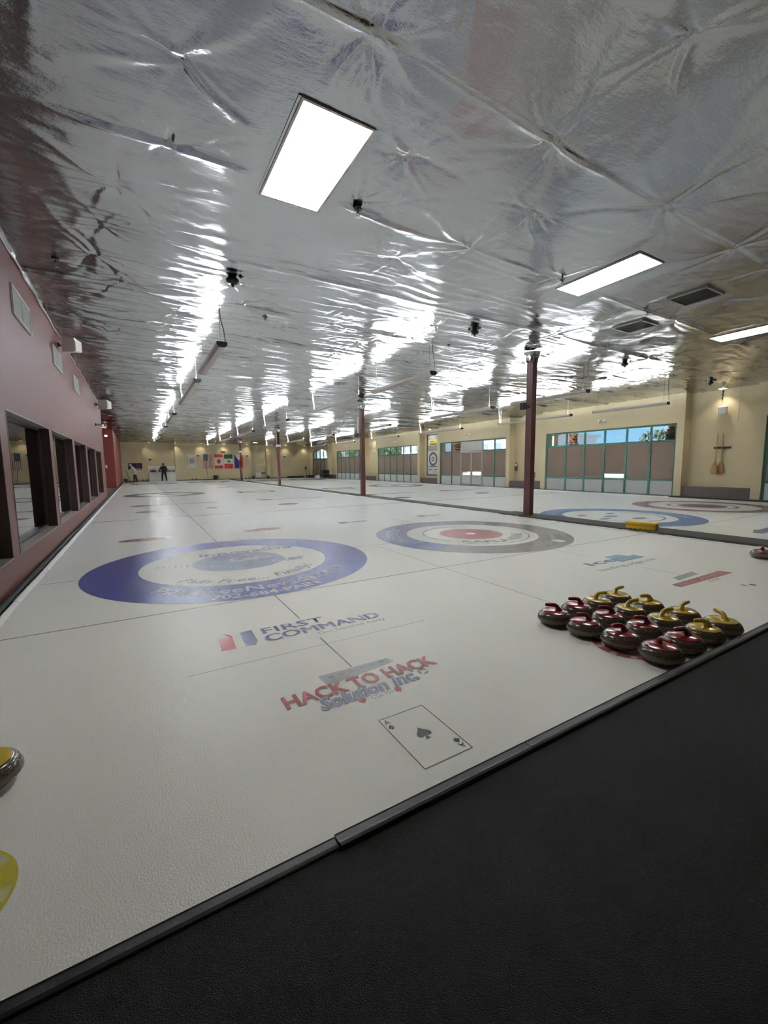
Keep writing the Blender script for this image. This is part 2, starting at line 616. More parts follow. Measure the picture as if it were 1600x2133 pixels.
def window_bay(idx, a, c, cols, skip_door=None, low_gap=None, top_film=(), grey_top=()):
    w = struct(bpy.data.objects.new('window_%d' % idx, None), 'teal framed storefront window with filmed lower panes, bay %d of the beige wall' % (idx - 6))
    COL.objects.link(w)
    x0, x1 = RX + 0.06, RX + 0.12
    t = 0.035
    zs = [0.0, 0.64, 2.18, HEAD]
    b = MB()
    b.box(x0, x1, a, a + 2 * t, 0, HEAD)
    b.box(x0, x1, c - 2 * t, c, 0, HEAD)
    b.box(x0, x1, a, c, HEAD - 2 * t, HEAD)
    b.box(x0, x1, a, c, 0, t)
    b.build('frame', TEAL, w)
    for y in cols[1:-1]:
        if skip_door and skip_door[0] < y < skip_door[1]:
            continue
        b = MB()
        dd = skip_door and (abs(y - skip_door[0]) < 0.01 or abs(y - skip_door[1]) < 0.01)
        b.box(x0 - 0.005, x1, y - t, y + t, t, HEAD - 2 * t)
        b.build('mullion', ALU if dd else TEAL, w)
    for i in range(len(cols) - 1):
        ya, yb = cols[i], cols[i + 1]
        door = skip_door and skip_door[0] <= ya + 0.01 and yb <= skip_door[1] + 0.01
        m0, m1 = ya + t, yb - t
        if not door:
            for z in zs[1:3]:
                b = MB()
                b.box(x0, x1, m0, m1, z - t, z + t)
                b.build('rail', TEAL, w)
        xp = RX + 0.09
        for j in range(3):
            za, zb = zs[j] + t, zs[j + 1] - (t if j < 2 else 2 * t)
            if door and j < 2:
                continue
            if low_gap == i and j == 1:
                b = MB()
                b.box(x0, x1, m0, m1, 0.86, 0.89)
                b.build('rail', TEAL, w)
                b = MB()
                b.box(xp, xp + 0.006, m0, m1, za, 0.86)
                b.build('pane', CLEAR, w)
                za = 0.89
            b = MB()
            b.box(xp, xp + 0.006, m0, m1, za, zb)
            m = [FILM_L, FILM, CLEAR][j]
            if j == 2 and i in top_film:
                m = FILM_L
            b.build('pane', m, w)
    if skip_door:
        ya, yb = skip_door
        mid = (ya + yb) / 2
        for p, q in ((ya + t, mid), (mid, yb - t)):
            lf = MB()
            s_ = 0.06
            lf.box(x0 - 0.01, x1, p + 0.005, p + s_, 0.04, 2.14)
            lf.box(x0 - 0.01, x1, q - s_, q - 0.005, 0.04, 2.14)
            for z in ((0.04, 0.12), (0.60, 0.66), (2.06, 2.14)):
                lf.box(x0 - 0.01, x1, p + s_, q - s_, *z)
            d = lf.build('door_leaf', ALU, w)
            b = MB()
            b.box(RX + 0.09, RX + 0.096, p + s_, q - s_, 0.88, 2.06)
            b.build('pane', FILM, d)
            b = MB()
            b.box(RX + 0.09, RX + 0.096, p + s_, q - s_, 0.66, 0.88)
            b.build('pane', CLEAR, d)
            b = MB()
            b.box(RX + 0.09, RX + 0.096, p + s_, q - s_, 0.12, 0.60)
            b.build('pane', FILM_L, d)
        b = MB()
        b.box(x0 - 0.01, x1, ya, yb, 2.14, 2.22)
        b.build('door_head', ALU, w)
    return w


def even(a, c, n):
    return [a + (c - a) * i / n for i in range(n + 1)]


window_bay(7, *WY[0], even(*WY[0], 6))
window_bay(8, *WY[1], [2.33, 3.29, 4.27, 5.25, 6.22, 7.19, 8.34], low_gap=2)
window_bay(9, *WY[2], [11.0, 11.95, 12.93, 14.92, 15.83, 17.0], skip_door=(12.93, 14.92), top_film=(2,))
window_bay(10, *WY[3], even(*WY[3], 6))
window_bay(11, *WY[4], even(*WY[4], 6))

# arched window
w = struct(bpy.data.objects.new('window_12', None), 'arched teal framed window in the far corner of the beige wall')
COL.objects.link(w)
x0, x1 = RX + 0.05, RX + 0.11
b = MB()
for i in range(24):
    (ya, za), (yb, zb) = arc[i], arc[i + 1]
    k = 0.93
    pa, pb = (AC + (ya - AC) * k, ASP + (za - ASP) * 0.88), (AC + (yb - AC) * k, ASP + (zb - ASP) * 0.88)
    vs = [(x, y, z) for x in (x0, x1) for y, z in ((ya, za), (yb, zb), pb, pa)]
    b.add(vs, [(3, 2, 1, 0), (4, 5, 6, 7), (0, 1, 5, 4), (2, 3, 7, 6), (1, 2, 6, 5), (3, 0, 4, 7)])
b.box(x0, x1, AC - AW, AC - AW + 0.1, 0, ASP)
b.box(x0, x1, AC + AW - 0.1, AC + AW, 0, ASP)
b.build('frame', TEAL, w)
acols = even(AC - AW, AC + AW, 4)
for y in acols[1:-1]:
    b = MB()
    top = ASP + (ATOP - ASP) * math.sqrt(max(0, 1 - ((y - AC) / AW) ** 2))
    b.box(x0, x1, y - 0.05, y + 0.05, 0, top - 0.03)
    b.build('mullion', TEAL, w)
b = MB()
b.box(x0, x1, AC - AW, AC + AW, 2.08, 2.22)
b.build('rail', TEAL, w)
for i in range(4):
    ya, yb = acols[i] + 0.05, acols[i + 1] - 0.05
    b = MB()
    b.box(RX + 0.08, RX + 0.086, ya, yb, 0.02, 2.08)
    b.build('pane', FILM, w)
    poly = [(ya, 2.22), (yb, 2.22)]
    for q in range(7):
        y = yb + (ya - yb) * q / 6
        poly.append((y, ASP + (ATOP - ASP) * math.sqrt(max(0, 1 - ((y - AC) / AW) ** 2)) - 0.02))
    b = MB()
    b.prism(poly, 'x', RX + 0.08, RX + 0.086)
    b.build('pane', CLEAR, w)


# ------------------------------------------------------------------ foil ceiling
def vnoise(x, y, seed):
    r = np.random.default_rng(seed)
    G = r.random((256, 256)) * 2 - 1
    xi, yi = np.floor(x).astype(int), np.floor(y).astype(int)
    fx, fy = x - xi, y - yi
    fx, fy = fx * fx * fx * (fx * (fx * 6 - 15) + 10), fy * fy * fy * (fy * (fy * 6 - 15) + 10)
    a, b_, c, d = G[xi & 255, yi & 255], G[(xi + 1) & 255, yi & 255], G[xi & 255, (yi + 1) & 255], G[(xi + 1) & 255, (yi + 1) & 255]
    return (a * (1 - fx) + b_ * fx) * (1 - fy) + (c * (1 - fx) + d * fx) * fy


pins = [(-0.69, -2.60), (-0.73, -1.70), (0.34, -3.44), (2.19, -4.43), (2.15, -3.42), (1.15, -2.65), (2.79, -2.61), (-1.15, -0.91),
        (-1.30, 0.09), (3.96, -3.45), (2.73, -1.72), (2.00, -1.02), (5.67, -3.39), (1.06, -1.80), (4.47, -1.77), (0.35, -4.4), (-1.5, -3.43)]
seams = [-5.15 + 1.715 * k for k in range(29)]
row = 0
y = -5.15
while y < 42:
    off = {0: 0.34, 1: 1.15, 2: 1.0, 3: 0.2}[row % 4]
    x = -7.0 + off
    while x < 17.3:
        px, py = x + rng.normal(0, 0.06), y + rng.normal(0, 0.03)
        if not (-2.4 < px < 6.3 and -4.6 < py < 0.3) and -6 < px < 17.2:
            pins.append((px, py))
        x += 1.81
    y += 0.8575
    row += 1
flat = [(0.43, -2.1, 0.5, 0.85), (5.03, -2.1, 0.5, 0.85), (10.1, -2.1, 0.5, 0.85), (7.0, -2.41, 0.42, 0.42), (7.62, -1.09, 0.42, 0.42)]
creases = []
for (px, py) in pins:
    n = rng.integers(14, 22)
    for _ in range(n):
        creases.append((px, py, rng.uniform(0, 2 * PI), rng.choice([-1, 1]) * rng.uniform(0.004, 0.015), rng.uniform(0.25, 0.85), rng.uniform(0.025, 0.08)))


def foil_h(X, Y):
    h = 0.020 * vnoise(X * 0.6 + 31, Y * 0.9 + 17, 1)
    far = np.clip((Y + 2.2) / 4.5, 0, 1)
    lat = np.clip((X - 6.0) / 5.0, 0, 1)
    far = np.maximum(far, 0.6 * lat)
    # fine wrinkles, drawn out across the sheets of foil
    wx = X + 0.25 * vnoise(X * 1.3, Y * 1.3 + 90, 2)
    wy = Y + 0.10 * vnoise(X * 0.9 + 40, Y * 2.2, 3)
    r1 = 1 - np.abs(vnoise(wx * 1.0, wy * 5.5, 4)) * 2
    r2 = 1 - np.abs(vnoise(wx * 2.3 + 7, wy * 11.0 + 3, 5)) * 2
    r3 = vnoise(wx * 5.0, wy * 7.0, 6)
    h += (0.0012 + 0.0123 * far) * r1 + (0.0010 + 0.0046 * far) * r2 + (0.0014 + 0.0020 * far) * r3
    # laps between the sheets
    for k, ys_ in enumerate(seams):
        yy = ys_ + 0.025 * vnoise(X * 1.1 + 13 * k, X * 0 + 5.5, 7)
        d = Y - yy
        near = np.abs(d) < 0.35
        if not near.any():
            continue
        amp = 0.014 + 0.032 * np.clip(vnoise(X * 0.9 + 5 * k, X * 0 + 2.2 + k, 8) + 0.35, 0, 1)
        h += np.where(near, amp * np.where(d > 0, np.exp(-d / 0.05), np.exp(d / 0.008)), 0)
    return h


def add_creases(X, Y, h):
    x = X[0, :]
    yv = Y[:, 0]
    for (px, py) in pins:
        i0, i1 = np.searchsorted(x, px - 0.7), np.searchsorted(x, px + 0.7)
        j0, j1 = np.searchsorted(yv, py - 0.7), np.searchsorted(yv, py + 0.7)
        if i0 >= i1 or j0 >= j1:
            continue
        r = np.hypot(X[j0:j1, i0:i1] - px, Y[j0:j1, i0:i1] - py)
        h[j0:j1, i0:i1] -= 0.026 * np.exp(-r / 0.2) * np.clip(1.4 - 2 * r, 0, 1)
    for (px, py, ph, amp, L, wd) in creases:
        R = min(1.3, 3.5 * L)
        cx, cy = math.cos(ph), math.sin(ph)
        xa, xb = sorted((px, px + cx * R))
        ya, yb = sorted((py, py + cy * R))
        i0, i1 = np.searchsorted(x, xa - 0.15), np.searchsorted(x, xb + 0.15)
        j0, j1 = np.searchsorted(yv, ya - 0.15), np.searchsorted(yv, yb + 0.15)
        if i0 >= i1 or j0 >= j1:
            continue
        dx, dy = X[j0:j1, i0:i1] - px, Y[j0:j1, i0:i1] - py
        u = dx * cx + dy * cy
        v = -dx * cy + dy * cx + 0.03 * np.sin(u * 7 + ph * 5)
        w_ = 0.010 + wd * np.clip(u, 0, None)
        h[j0:j1, i0:i1] += np.where(u > 0, amp * np.clip(u / 0.05, 0, 1) * np.exp(-np.clip(u, 0, None) / L) * np.exp(-(v / w_) ** 2), 0)
    return h


cv, cf, base = [], [], 0
for (xa, xb, ya, yb, dx, dy) in ((-2.7, 8.4, -5.6, 4.5, 0.026, 0.024), (8.4, 17.5, -5.6, 4.5, 0.06, 0.04), (-6.2, 17.5, 4.5, 42.8, 0.085, 0.05),
                                 (-6.2, 17.5, -9.2, -5.6, 0.12, 0.12), (-6.2, -2.7, -5.6, 4.5, 0.2, 0.2)):
    nx, ny = int(round((xb - xa) / dx)) + 1, int(round((yb - ya) / dy)) + 1
    X, Y = np.meshgrid(np.linspace(xa, xb, nx), np.linspace(ya, yb, ny))
    h = add_creases(X, Y, foil_h(X, Y))
    for (fx, fy, hx, hy) in flat:
        m_ = np.clip(np.maximum(np.abs(X - fx) / hx, np.abs(Y - fy) / hy), 0, 1.3)
        k = np.clip((m_ - 0.8) / 0.4, 0, 1)
        h = h * k - 0.02 * (1 - k)
    Z = H(X, Y) - h
    cv.append(np.stack([X, Y, Z], -1).reshape(-1, 3))
    idx = np.arange(nx * ny).reshape(ny, nx) + base
    cf.append(np.stack([idx[:-1, :-1], idx[1:, :-1], idx[1:, 1:], idx[:-1, 1:]], -1).reshape(-1, 4))
    base += nx * ny
cv = np.concatenate(cv).astype(np.float32)
cf = np.concatenate(cf).astype(np.int32)
me = bpy.data.meshes.new('ceiling')
me.vertices.add(len(cv))
me.vertices.foreach_set('co', cv.ravel())
me.loops.add(cf.size)
me.loops.foreach_set('vertex_index', cf.ravel())
me.polygons.add(len(cf))
me.polygons.foreach_set('loop_start', np.arange(0, cf.size, 4, dtype=np.int32))
me.update(calc_edges=True)
me.shade_smooth()
me.materials.append(FOIL)
ceiling = bpy.data.objects.new('ceiling', me)
COL.objects.link(ceiling)
struct(ceiling, 'crinkled silver foil ceiling pinned in rows')
b = MB()
for (px, py) in pins:
    b.lathe([(0.0, -0.006), (0.011, -0.005), (0.013, 0.004)], 8, (px, py, H(px, py) + 0.036))
tag(b.build('pin_heads', BLACK, ceiling), kind='stuff')

# ================================================================== MARKS IN THE ICE (flat print, children of the floor)
_ink = {}


def ink(rgb):
    if rgb not in _ink:
        _ink[rgb] = ice_mat('ice_paint_%02x%02x%02x' % rgb, rgb, 0.06)
    return _ink[rgb]


def ring(x, y, r0, r1, rgb, name='painted_ring', z=0.0010, a0=0.0, a1=2 * PI, n=96, sy=1.0, label=None):
    n = max(6, int(n * (a1 - a0) / (2 * PI)))
    vs, fs = [], []
    for i in range(n + 1):
        a = a0 + (a1 - a0) * i / n
        for r in (r0, r1):
            vs.append((x + r * math.cos(a), y + r * sy * math.sin(a), z))
    if r0 < 1e-6:
        fs = [(2 * i, 2 * i + 1, 2 * i + 3) for i in range(n)]
    else:
        fs = [(2 * i, 2 * i + 1, 2 * i + 3, 2 * i + 2) for i in range(n)]
    o = MB().add(vs, fs).build(name, ink(rgb), floor)
    return tag(o, label)


def patch(pts, rgb, name='painted_patch', z=0.0014):
    return MB().add([(x, y, z) for x, y in pts], [tuple(range(len(pts)))]).build(name, ink(rgb), floor)


def line(x0, y0, x1, y1, w, rgb, z=0.0008):
    d = Vector((x1 - x0, y1 - y0)).normalized()
    n = Vector((-d.y, d.x)) * w / 2
    return patch([(x0 - n.x, y0 - n.y), (x1 - n.x, y1 - n.y), (x1 + n.x, y1 + n.y), (x0 + n.x, y0 + n.y)], rgb, 'painted_line', z)


def text_mesh(txt, bold=0.0, shear=0.0, space=1.0):
    c = bpy.data.curves.new('lettering', 'FONT')
    c.body = txt
    c.size = 1.0
    c.offset = bold
    c.shear = shear
    c.space_character = space
    c.resolution_u = 2
    o = bpy.data.objects.new('lettering', c)
    COL.objects.link(o)
    dg = bpy.context.evaluated_depsgraph_get()
    dg.update()
    m = bpy.data.meshes.new_from_object(o.evaluated_get(dg))
    bpy.data.objects.remove(o)
    bpy.data.curves.remove(c)
    return m


def letters(txt, x0, y0, w, h, rgb, bold=0.0, shear=0.0, z=0.0022, rot=0.0, label=None, arc_r=None, cx=0, cy=0, amid=-PI / 2, serif=0.0):
    """text laid flat on the ice, box x0,y0,w,h; or bent round (cx,cy)"""
    m = text_mesh(txt, bold, shear)
    co = np.empty(len(m.vertices) * 3, np.float32)
    m.vertices.foreach_get('co', co)
    co = co.reshape(-1, 3)
    mn, mx_ = co.min(0), co.max(0)
    u = (co[:, 0] - mn[0]) / (mx_[0] - mn[0])
    v = (co[:, 1] - mn[1]) / max(1e-6, mx_[1] - mn[1])
    if arc_r is None:
        a, bb = (u - 0.5) * w, (v - 0.5) * h
        co[:, 0] = x0 + w / 2 + a * math.cos(rot) - bb * math.sin(rot)
        co[:, 1] = y0 + h / 2 + a * math.sin(rot) + bb * math.cos(rot)
    else:
        sgn = 1 if amid < 0 else -1
        ang = amid + sgn * (u - 0.5) * w / arc_r
        rr = arc_r - sgn * (v - 0.5) * h
        co[:, 0] = cx + rr * np.cos(ang)
        co[:, 1] = cy + rr * np.sin(ang)
    co[:, 2] = z
    m.vertices.foreach_set('co', co.ravel())
    m.materials.clear()
    m.materials.append(ink(rgb))
    m.update()
    m.name = 'lettering'
    o = bpy.data.objects.new('lettering', m)
    COL.objects.link(o)
    o.parent = floor
    return tag(o, label or ('lettering reading ' + txt.strip()))


GREYL = (128, 130, 128)
S1, S2, S3, S4 = 0.0, 4.338, 9.208, 13.63
HX = (S1, S2, S3, S4)
for xa, xb in ((-2.2, 6.95), (7.75, 16.4)):
    line(xa, -1.829, xb, -1.829, 0.016, GREYL)
    line(xa, 6.45, xb, 6.45, 0.065, (110, 112, 112))
    line(xa, 28.3, xb, 28.3, 0.08, (124, 126, 126))
for xa, xb in ((-2.2, S1 - 1.83), (S1 + 1.83, S2 - 1.83), (S2 + 1.83, 6.95), (7.75, S4 - 1.83), (S4 + 1.83, 16.4)):
    if xb - xa > 0.05 and not (xa < S3 + 1.8 < xb):
        line(xa, 0.0, xb, 0.0, 0.014, GREYL)
line(S3 + 1.83, 0.0, S4 - 1.83, 0.0, 0.014, GREYL)
for cx in HX:
    line(cx, 1.83, cx, 15.7, 0.016, GREYL)
    line(cx, 19.6, cx, 32.8, 0.016, GREYL)
line(S1, -2.62, S1, -1.83, 0.013, GREYL)
line(S1, -3.66, S1, -3.10, 0.013, GREYL)
line(S2, -2.5, S2, -1.83, 0.012, (172, 174, 170))
line(S2, -3.64, S2, -3.2, 0.012, (164, 166, 162))
line(S3, -3.6, S3, -1.83, 0.012, GREYL)
line(S4, -3.6, S4, -1.83, 0.012, GREYL)
line(2.2, -4.7, 2.2, -0.1, 0.012, (176, 178, 172))

# sheet one house: navy ring with clinic lettering
NAVY = (60, 68, 142)
ring(S1, 0, 1.22, 1.829, NAVY, label='navy outer ring of the nearest house')
ring(0.03, 0.04, 0, 0.62, (158, 170, 192), 'painted_disc', sy=0.92, label='pale blue disc in the middle of the navy house')
ring(0.03, 0.30, 0.0, 0.30, (142, 152, 180), 'painted_disc', z=0.0012, sy=0.55, label='darker blotch on the pale blue disc')
for i in range(15):      # the spine drawn across the disc
    t = i / 14
    x = -1.02 + 0.98 * t
    yy = 0.20 - 0.62 * t ** 1.6
    s_ = 0.03 + 0.045 * math.sin(PI * min(1, t + 0.1))
    patch([(x, yy - s_), (x + 0.028, yy - s_), (x + 0.05, yy + s_), (x + 0.018, yy + s_)], (190, 196, 206), 'painted_vertebra', 0.0013)
BLUEGREY = (98, 104, 136)
letters('Innovative', -0.43, 0.57, 1.42, 0.24, BLUEGREY, 0.02)
letters('Pain', -0.26, 0.30, 0.60, 0.22, BLUEGREY, 0.02)
letters('Care', -0.10, 0.01, 0.60, 0.24, (224, 226, 230), 0.03)
letters('Center', 0.06, -0.32, 0.85, 0.25, BLUEGREY, 0.02)
letters('Pain Free... Finally!', 0, 0, 1.80, 0.21, BLUEGREY, 0.008, 0.2, arc_r=1.06, cx=0, cy=0)
letters('PainFreeNevada.com', 0, 0, 2.36, 0.21, (232, 235, 242), 0.010, arc_r=1.45, cx=0, cy=0)
letters('702-684-PAIN', 0, 0, 1.17, 0.16, (222, 226, 234), 0.022, arc_r=1.68, cx=0, cy=0)

# sheet two house: printed photo ring, red middle
segs = [(-0.62, 0.40, (126, 124, 122)), (0.40, 0.62, (92, 92, 118)), (0.62, 1.25, (138, 138, 142)), (1.25, 2.3, (132, 132, 158)), (2.3, 3.05, (146, 146, 172)),
        (3.05, 3.33, (138, 150, 180)), (3.33, 3.68, (104, 122, 168)), (3.68, 4.55, (126, 124, 124)), (4.55, 5.15, (120, 116, 110)), (5.15, 5.66, (112, 102, 92))]
for a0, a1, c in segs:
    ring(S2, 0, 1.24, 1.829, c, 'ring_segment', a0=a0, a1=a1)
for a0, r in ((4.3, 1.4), (4.8, 1.62), (5.2, 1.45), (5.5, 1.66), (5.95, 1.5), (0.1, 1.6)):
    ring(S2, 0, r, r + 0.07, (144, 140, 134), 'painted_streak', z=0.0013, a0=a0, a1=a0 + 0.45)
ring(S2, 0, 0.90, 0.94, (120, 132, 146), z=0.0012, a0=0.9, a1=3.6)
ring(S2, 0, 1.06, 1.08, (150, 150, 150), z=0.0012, a0=3.9, a1=6.6)
ring(S2, 0, 0.10, 0.60, (182, 116, 116), 'painted_ring', z=0.0012, label='faded red inner ring of the photo-print house')
ring(S2 + 0.72, -1.42, 0, 0.12, (206, 202, 194), 'painted_disc', z=0.0018)
letters('KARLA KING', 0, 0, 1.65, 0.22, (116, 118, 116), 0.01, arc_r=0.86, cx=S2, cy=0, amid=-1.50, label='grey lettering bent round the red ring')
letters('INDEPENDENT AGENT', 0, 0, 2.5, 0.24, (198, 202, 212), 0.01, arc_r=1.53, cx=S2, cy=0, amid=2.35, label='pale lettering bent along the outer ring')

# sheets three and four
ring(S3, 0, 1.27, 1.829, (104, 134, 178), label='sky blue outer ring beyond the divider')
ring(S3, 0, 0.98, 1.03, (140, 152, 182), z=0.0012, a0=3.4, a1=6.9)
for dx, dy, w_, c in ((-0.62, 0.55, 0.3, (176, 110, 130)), (-0.75, -0.15, 0.36, (150, 140, 178)), (0.35, 0.4, 0.3, (168, 130, 150)), (0.0, -0.55, 0.5, (158, 158, 178)), (-0.2, 0.05, 0.5, (164, 164, 190))):
    ring(S3 + dx, dy, 0, w_ / 2, c, 'painted_emblem', z=0.0013, sy=0.5, n=20)
letters('THE CURLING', 0, 0, 1.6, 0.22, (184, 198, 216), 0.01, arc_r=1.55, cx=S3, cy=0, amid=-0.35, label='pale lettering on the sky blue ring')
letters('CURLING CLUB', 0, 0, 2.4, 0.22, (170, 188, 214), 0.01, arc_r=1.55, cx=S3, cy=0, amid=1.6, label='pale lettering at the back of the sky blue ring')
ring(S4, 0, 1.38, 1.829, (134, 102, 108), label='dull maroon outer ring on the last sheet')
ring(S4, 0, 0.0, 0.62, (132, 106, 112), 'painted_disc', z=0.0011)
ring(S4, 0, 0.80, 0.90, (160, 146, 146), z=0.0011)

# middle of the sheets and far end
for cx, c in ((S1, (112, 120, 122)), (S4, (122, 124, 122))):
    ring(cx, 17.63, 1.25, 1.829, c)
    ring(cx, 17.63, 0, 0.35, (138, 142, 142), 'painted_disc', z=0.0011)
for cx, c in ((S1, (100, 102, 120)), (S2, (124, 124, 128)), (S3, (126, 124, 120)), (S4, (120, 118, 120))):
    ring(cx, 34.75, 1.22, 1.829, c)
    ring(cx, 34.75, 0.0, 0.6, c, 'painted_disc', z=0.0011)
for cx in (S2, S3):
    for r in ((-0.95, 16.3, 0.95, 16.6), (-0.95, 17.3, 0.95, 17.6)):
        patch([(cx + r[0], r[1]), (cx + r[2], r[1]), (cx + r[2], r[3]), (cx + r[0], r[3])], (128, 130, 128), 'painted_bar', 0.001)
    for xx in (-0.95, 0.75):
        patch([(cx + xx, 16.6), (cx + xx + 0.2, 16.6), (cx + xx + 0.2, 17.3), (cx + xx, 17.3)], (128, 130, 128), 'painted_bar', 0.001)
for cx, c in ((S1, (160, 128, 126)), (S2, (152, 134, 132)), (S3, (124, 128, 126)), (S4, (124, 122, 124))):
    patch([(cx - 1.3, 10.86), (cx + 1.4, 10.98), (cx + 1.4, 11.12), (cx - 1.3, 11.06)], c, 'painted_banner', 0.001)
    ring(cx - 1.12, 10.98, 0.0, 0.34, c, 'painted_oval', z=0.0011, sy=0.8, n=24)
    ring(cx - 0.92, 8.5, 0.0, 0.38, tuple(int(v * 0.92) for v in c), 'painted_oval', z=0.0011, sy=0.75, n=24)
    patch([(cx - 1.0, 23.1), (cx + 1.5, 23.2), (cx + 1.5, 23.4), (cx - 1.0, 23.35)], c, 'painted_banner', 0.001)
ring(0.9, 8.7, 0, 0.2, (178, 160, 156), 'painted_oval', z=0.001, n=16)
for cx, yy in ((-1.1, 2.84), (1.1, 2.86)):
    ring(cx, yy, 0, 0.43, (150, 92, 88), 'painted_oval', z=0.0011, sy=0.42, n=32, label='dull red oval badge behind the navy house')
    ring(cx, yy, 0.36, 0.385, (196, 176, 170), z=0.0013, sy=0.42, n=32)
    letters('CURLING', cx - 0.26, yy - 0.05, 0.52, 0.10, (204, 188, 182), 0.02, label='pale lettering on the red badge')
for cx in (3.2, 5.45):
    patch([(cx - 0.36, 2.72), (cx - 0.1, 2.72), (cx - 0.1, 2.98), (cx - 0.36, 2.98)], (144, 146, 146), 'painted_emblem', 0.001)
    patch([(cx - 0.06, 2.78), (cx + 0.38, 2.78), (cx + 0.38, 2.9), (cx - 0.06, 2.9)], (160, 162, 160), 'painted_bar', 0.001)

# sponsor marks nearest the mat
RED, BLU = (196, 92, 92), (94, 98, 146)
patch([(-0.70, -2.95), (-0.60, -2.96), (-0.585, -2.70), (-0.64, -2.62), (-0.60, -2.72), (-0.685, -2.70)], RED, 'painted_emblem')
patch([(-0.53, -2.96), (-0.46, -2.97), (-0.43, -2.90), (-0.425, -2.66), (-0.52, -2.67)], BLU, 'painted_emblem')
letters('FIRST', -0.36, -2.80, 0.53, 0.125, BLU, 0.010)
for o_ in (-0.006, 0.0, 0.006):
    letters('COMMAND', -0.37 + o_, -2.96, 1.0, 0.13, BLU, 0.0, z=0.0022 + o_ * 0.01)
letters('Get Squared Away', 0.02, -3.06, 0.61, 0.075, (170, 172, 178), 0.0)
line(-0.95, -3.23, 0.9, -3.23, 0.006, (170, 174, 166))
HR = (190, 92, 90)
for o_, c in ((0.0, (120, 110, 108)), (0.006, HR)):
    z = 0.0018 + o_ * 0.1
    letters('HACK TO HACK', -0.52 + o_, -3.925 + o_, 1.03, 0.135, c, 0.03 - o_ * 2.5, 0.0, z, label='red block lettering reading HACK TO HACK')
patch([(-0.23, -3.80), (0.28, -3.74), (0.26, -3.67), (-0.24, -3.665)], (182, 182, 184), 'painted_emblem', 0.0012)
for k in range(6):
    ring(-0.17 + 0.075 * k, -3.715 + 0.003 * k, 0, 0.02, random.choice([(140, 142, 158), (150, 160, 140), (158, 156, 164)]), 'painted_dot', z=0.0015, n=10, sy=0.7)
for rgb, z, off, bd in (((110, 112, 132), 0.0024, 0.0, 0.05), ((170, 172, 196), 0.0027, 0.004, 0.012)):
    letters('Solution Inc.', -0.36 + off, -4.035 + off, 0.66, 0.135, rgb, bd, 0.35, z, rot=0.02)
letters('CSA 950', -0.07, -4.075, 0.15, 0.035, (150, 148, 140), 0.0)
for cx in (-0.125, 0.115):
    ring(cx, -4.05, 0, 0.024, (196, 100, 100), 'painted_leaf', z=0.0015, n=6)
    patch([(cx - 0.004, -4.085), (cx + 0.004, -4.085), (cx + 0.003, -4.05), (cx - 0.003, -4.05)], (196, 100, 100), 'painted_leaf', 0.0016)
for k in range(3):
    ring(0.365, -3.955, 0.022, 0.036, (128, 136, 150), 'painted_arrow', z=0.0014, a0=k * 2.09 + 0.2, a1=k * 2.09 + 1.8, n=24)

# playing card
INKB = (70, 70, 68)
for a in (((-0.14, -4.265), (0.135, -4.265)), ((0.135, -4.265), (0.135, -4.675)), ((0.135, -4.675), (-0.14, -4.675)), ((-0.14, -4.675), (-0.14, -4.265))):
    line(*a[0], *a[1], 0.006, (110, 110, 104), 0.0014)


def spade(cx, cy, s_, up=1):
    pts = []
    for i in range(31):
        t = i / 30
        a = PI * t
        x = 0.5 * math.sin(a) * (1.15 - 0.75 * t) * 1.25
        yv = 0.62 - 0.95 * (1 - math.cos(a)) / 2 if t < 0.5 else 0.62 - 0.95 * (1 - math.cos(a)) / 2
        pts.append((x, yv))
    body = [(0, 0.62), (0.10, 0.42), (0.30, 0.22), (0.46, 0.02), (0.47, -0.16), (0.36, -0.30), (0.18, -0.30), (0.06, -0.20), (0.10, -0.42), (0.20, -0.55)]
    loop = body + [(-x, y_) for x, y_ in reversed(body[1:])]
    vs = [(cx + up * x * s_, cy + up * y_ * s_, 0.0016) for x, y_ in loop]
    return MB().add(vs, [tuple(range(len(vs)))]).build('painted_spade', ink(INKB), floor)


spade(0.0, -4.468, 0.085)
spade(-0.112, -4.345, 0.034)
spade(0.107, -4.595, 0.034, -1)
letters('A', -0.128, -4.318, 0.030, 0.036, (96, 96, 92), 0.01)
letters('A', 0.092, -4.655, 0.030, 0.036, (96, 96, 92), 0.01, rot=PI)

# sheet two near marks
letters('ice', 3.86, -2.84, 0.62, 0.16, (138, 150, 164), 0.03, label='blue grey logo lettering on the second sheet')
patch([(4.42, -2.90), (4.98, -2.90), (4.98, -2.74), (4.42, -2.74)], (126, 162, 196), 'painted_emblem', 0.0012)
patch([(4.46, -2.74), (4.86, -2.74), (4.80, -2.60), (4.50, -2.60)], (158, 184, 202), 'painted_emblem', 0.0012)
letters('sm', 4.5, -2.87, 0.4, 0.1, (166, 190, 210), 0.01, label='pale lettering on the blue emblem')
letters('leading edge ice', 3.72, -3.09, 1.25, 0.11, (164, 168, 176), 0.01, label='faint small lettering under the blue logo')
patch([(3.78, -3.90), (4.96, -3.93), (4.93, -3.80), (3.80, -3.80)], (178, 124, 122), 'painted_banner', 0.0012)
letters('HACK TO HACK', 3.84, -3.89, 1.05, 0.08, (196, 160, 156), 0.02, label='faint lettering in the far red banner')
patch([(4.05, -3.76), (4.55, -3.74), (4.62, -3.64), (4.12, -3.66)], (176, 178, 176), 'painted_emblem', 0.0012)
letters('csa', 4.28, -3.98, 0.24, 0.04, (176, 150, 148), 0.0, label='tiny faint lettering under the far red banner')
ring(4.52, -4.26, 0, 0.035, (128, 126, 122), 'painted_dot', z=0.0012, n=10)
ring(4.42, -4.22, 0, 0.03, (160, 156, 150), 'painted_dot', z=0.0012, n=10)
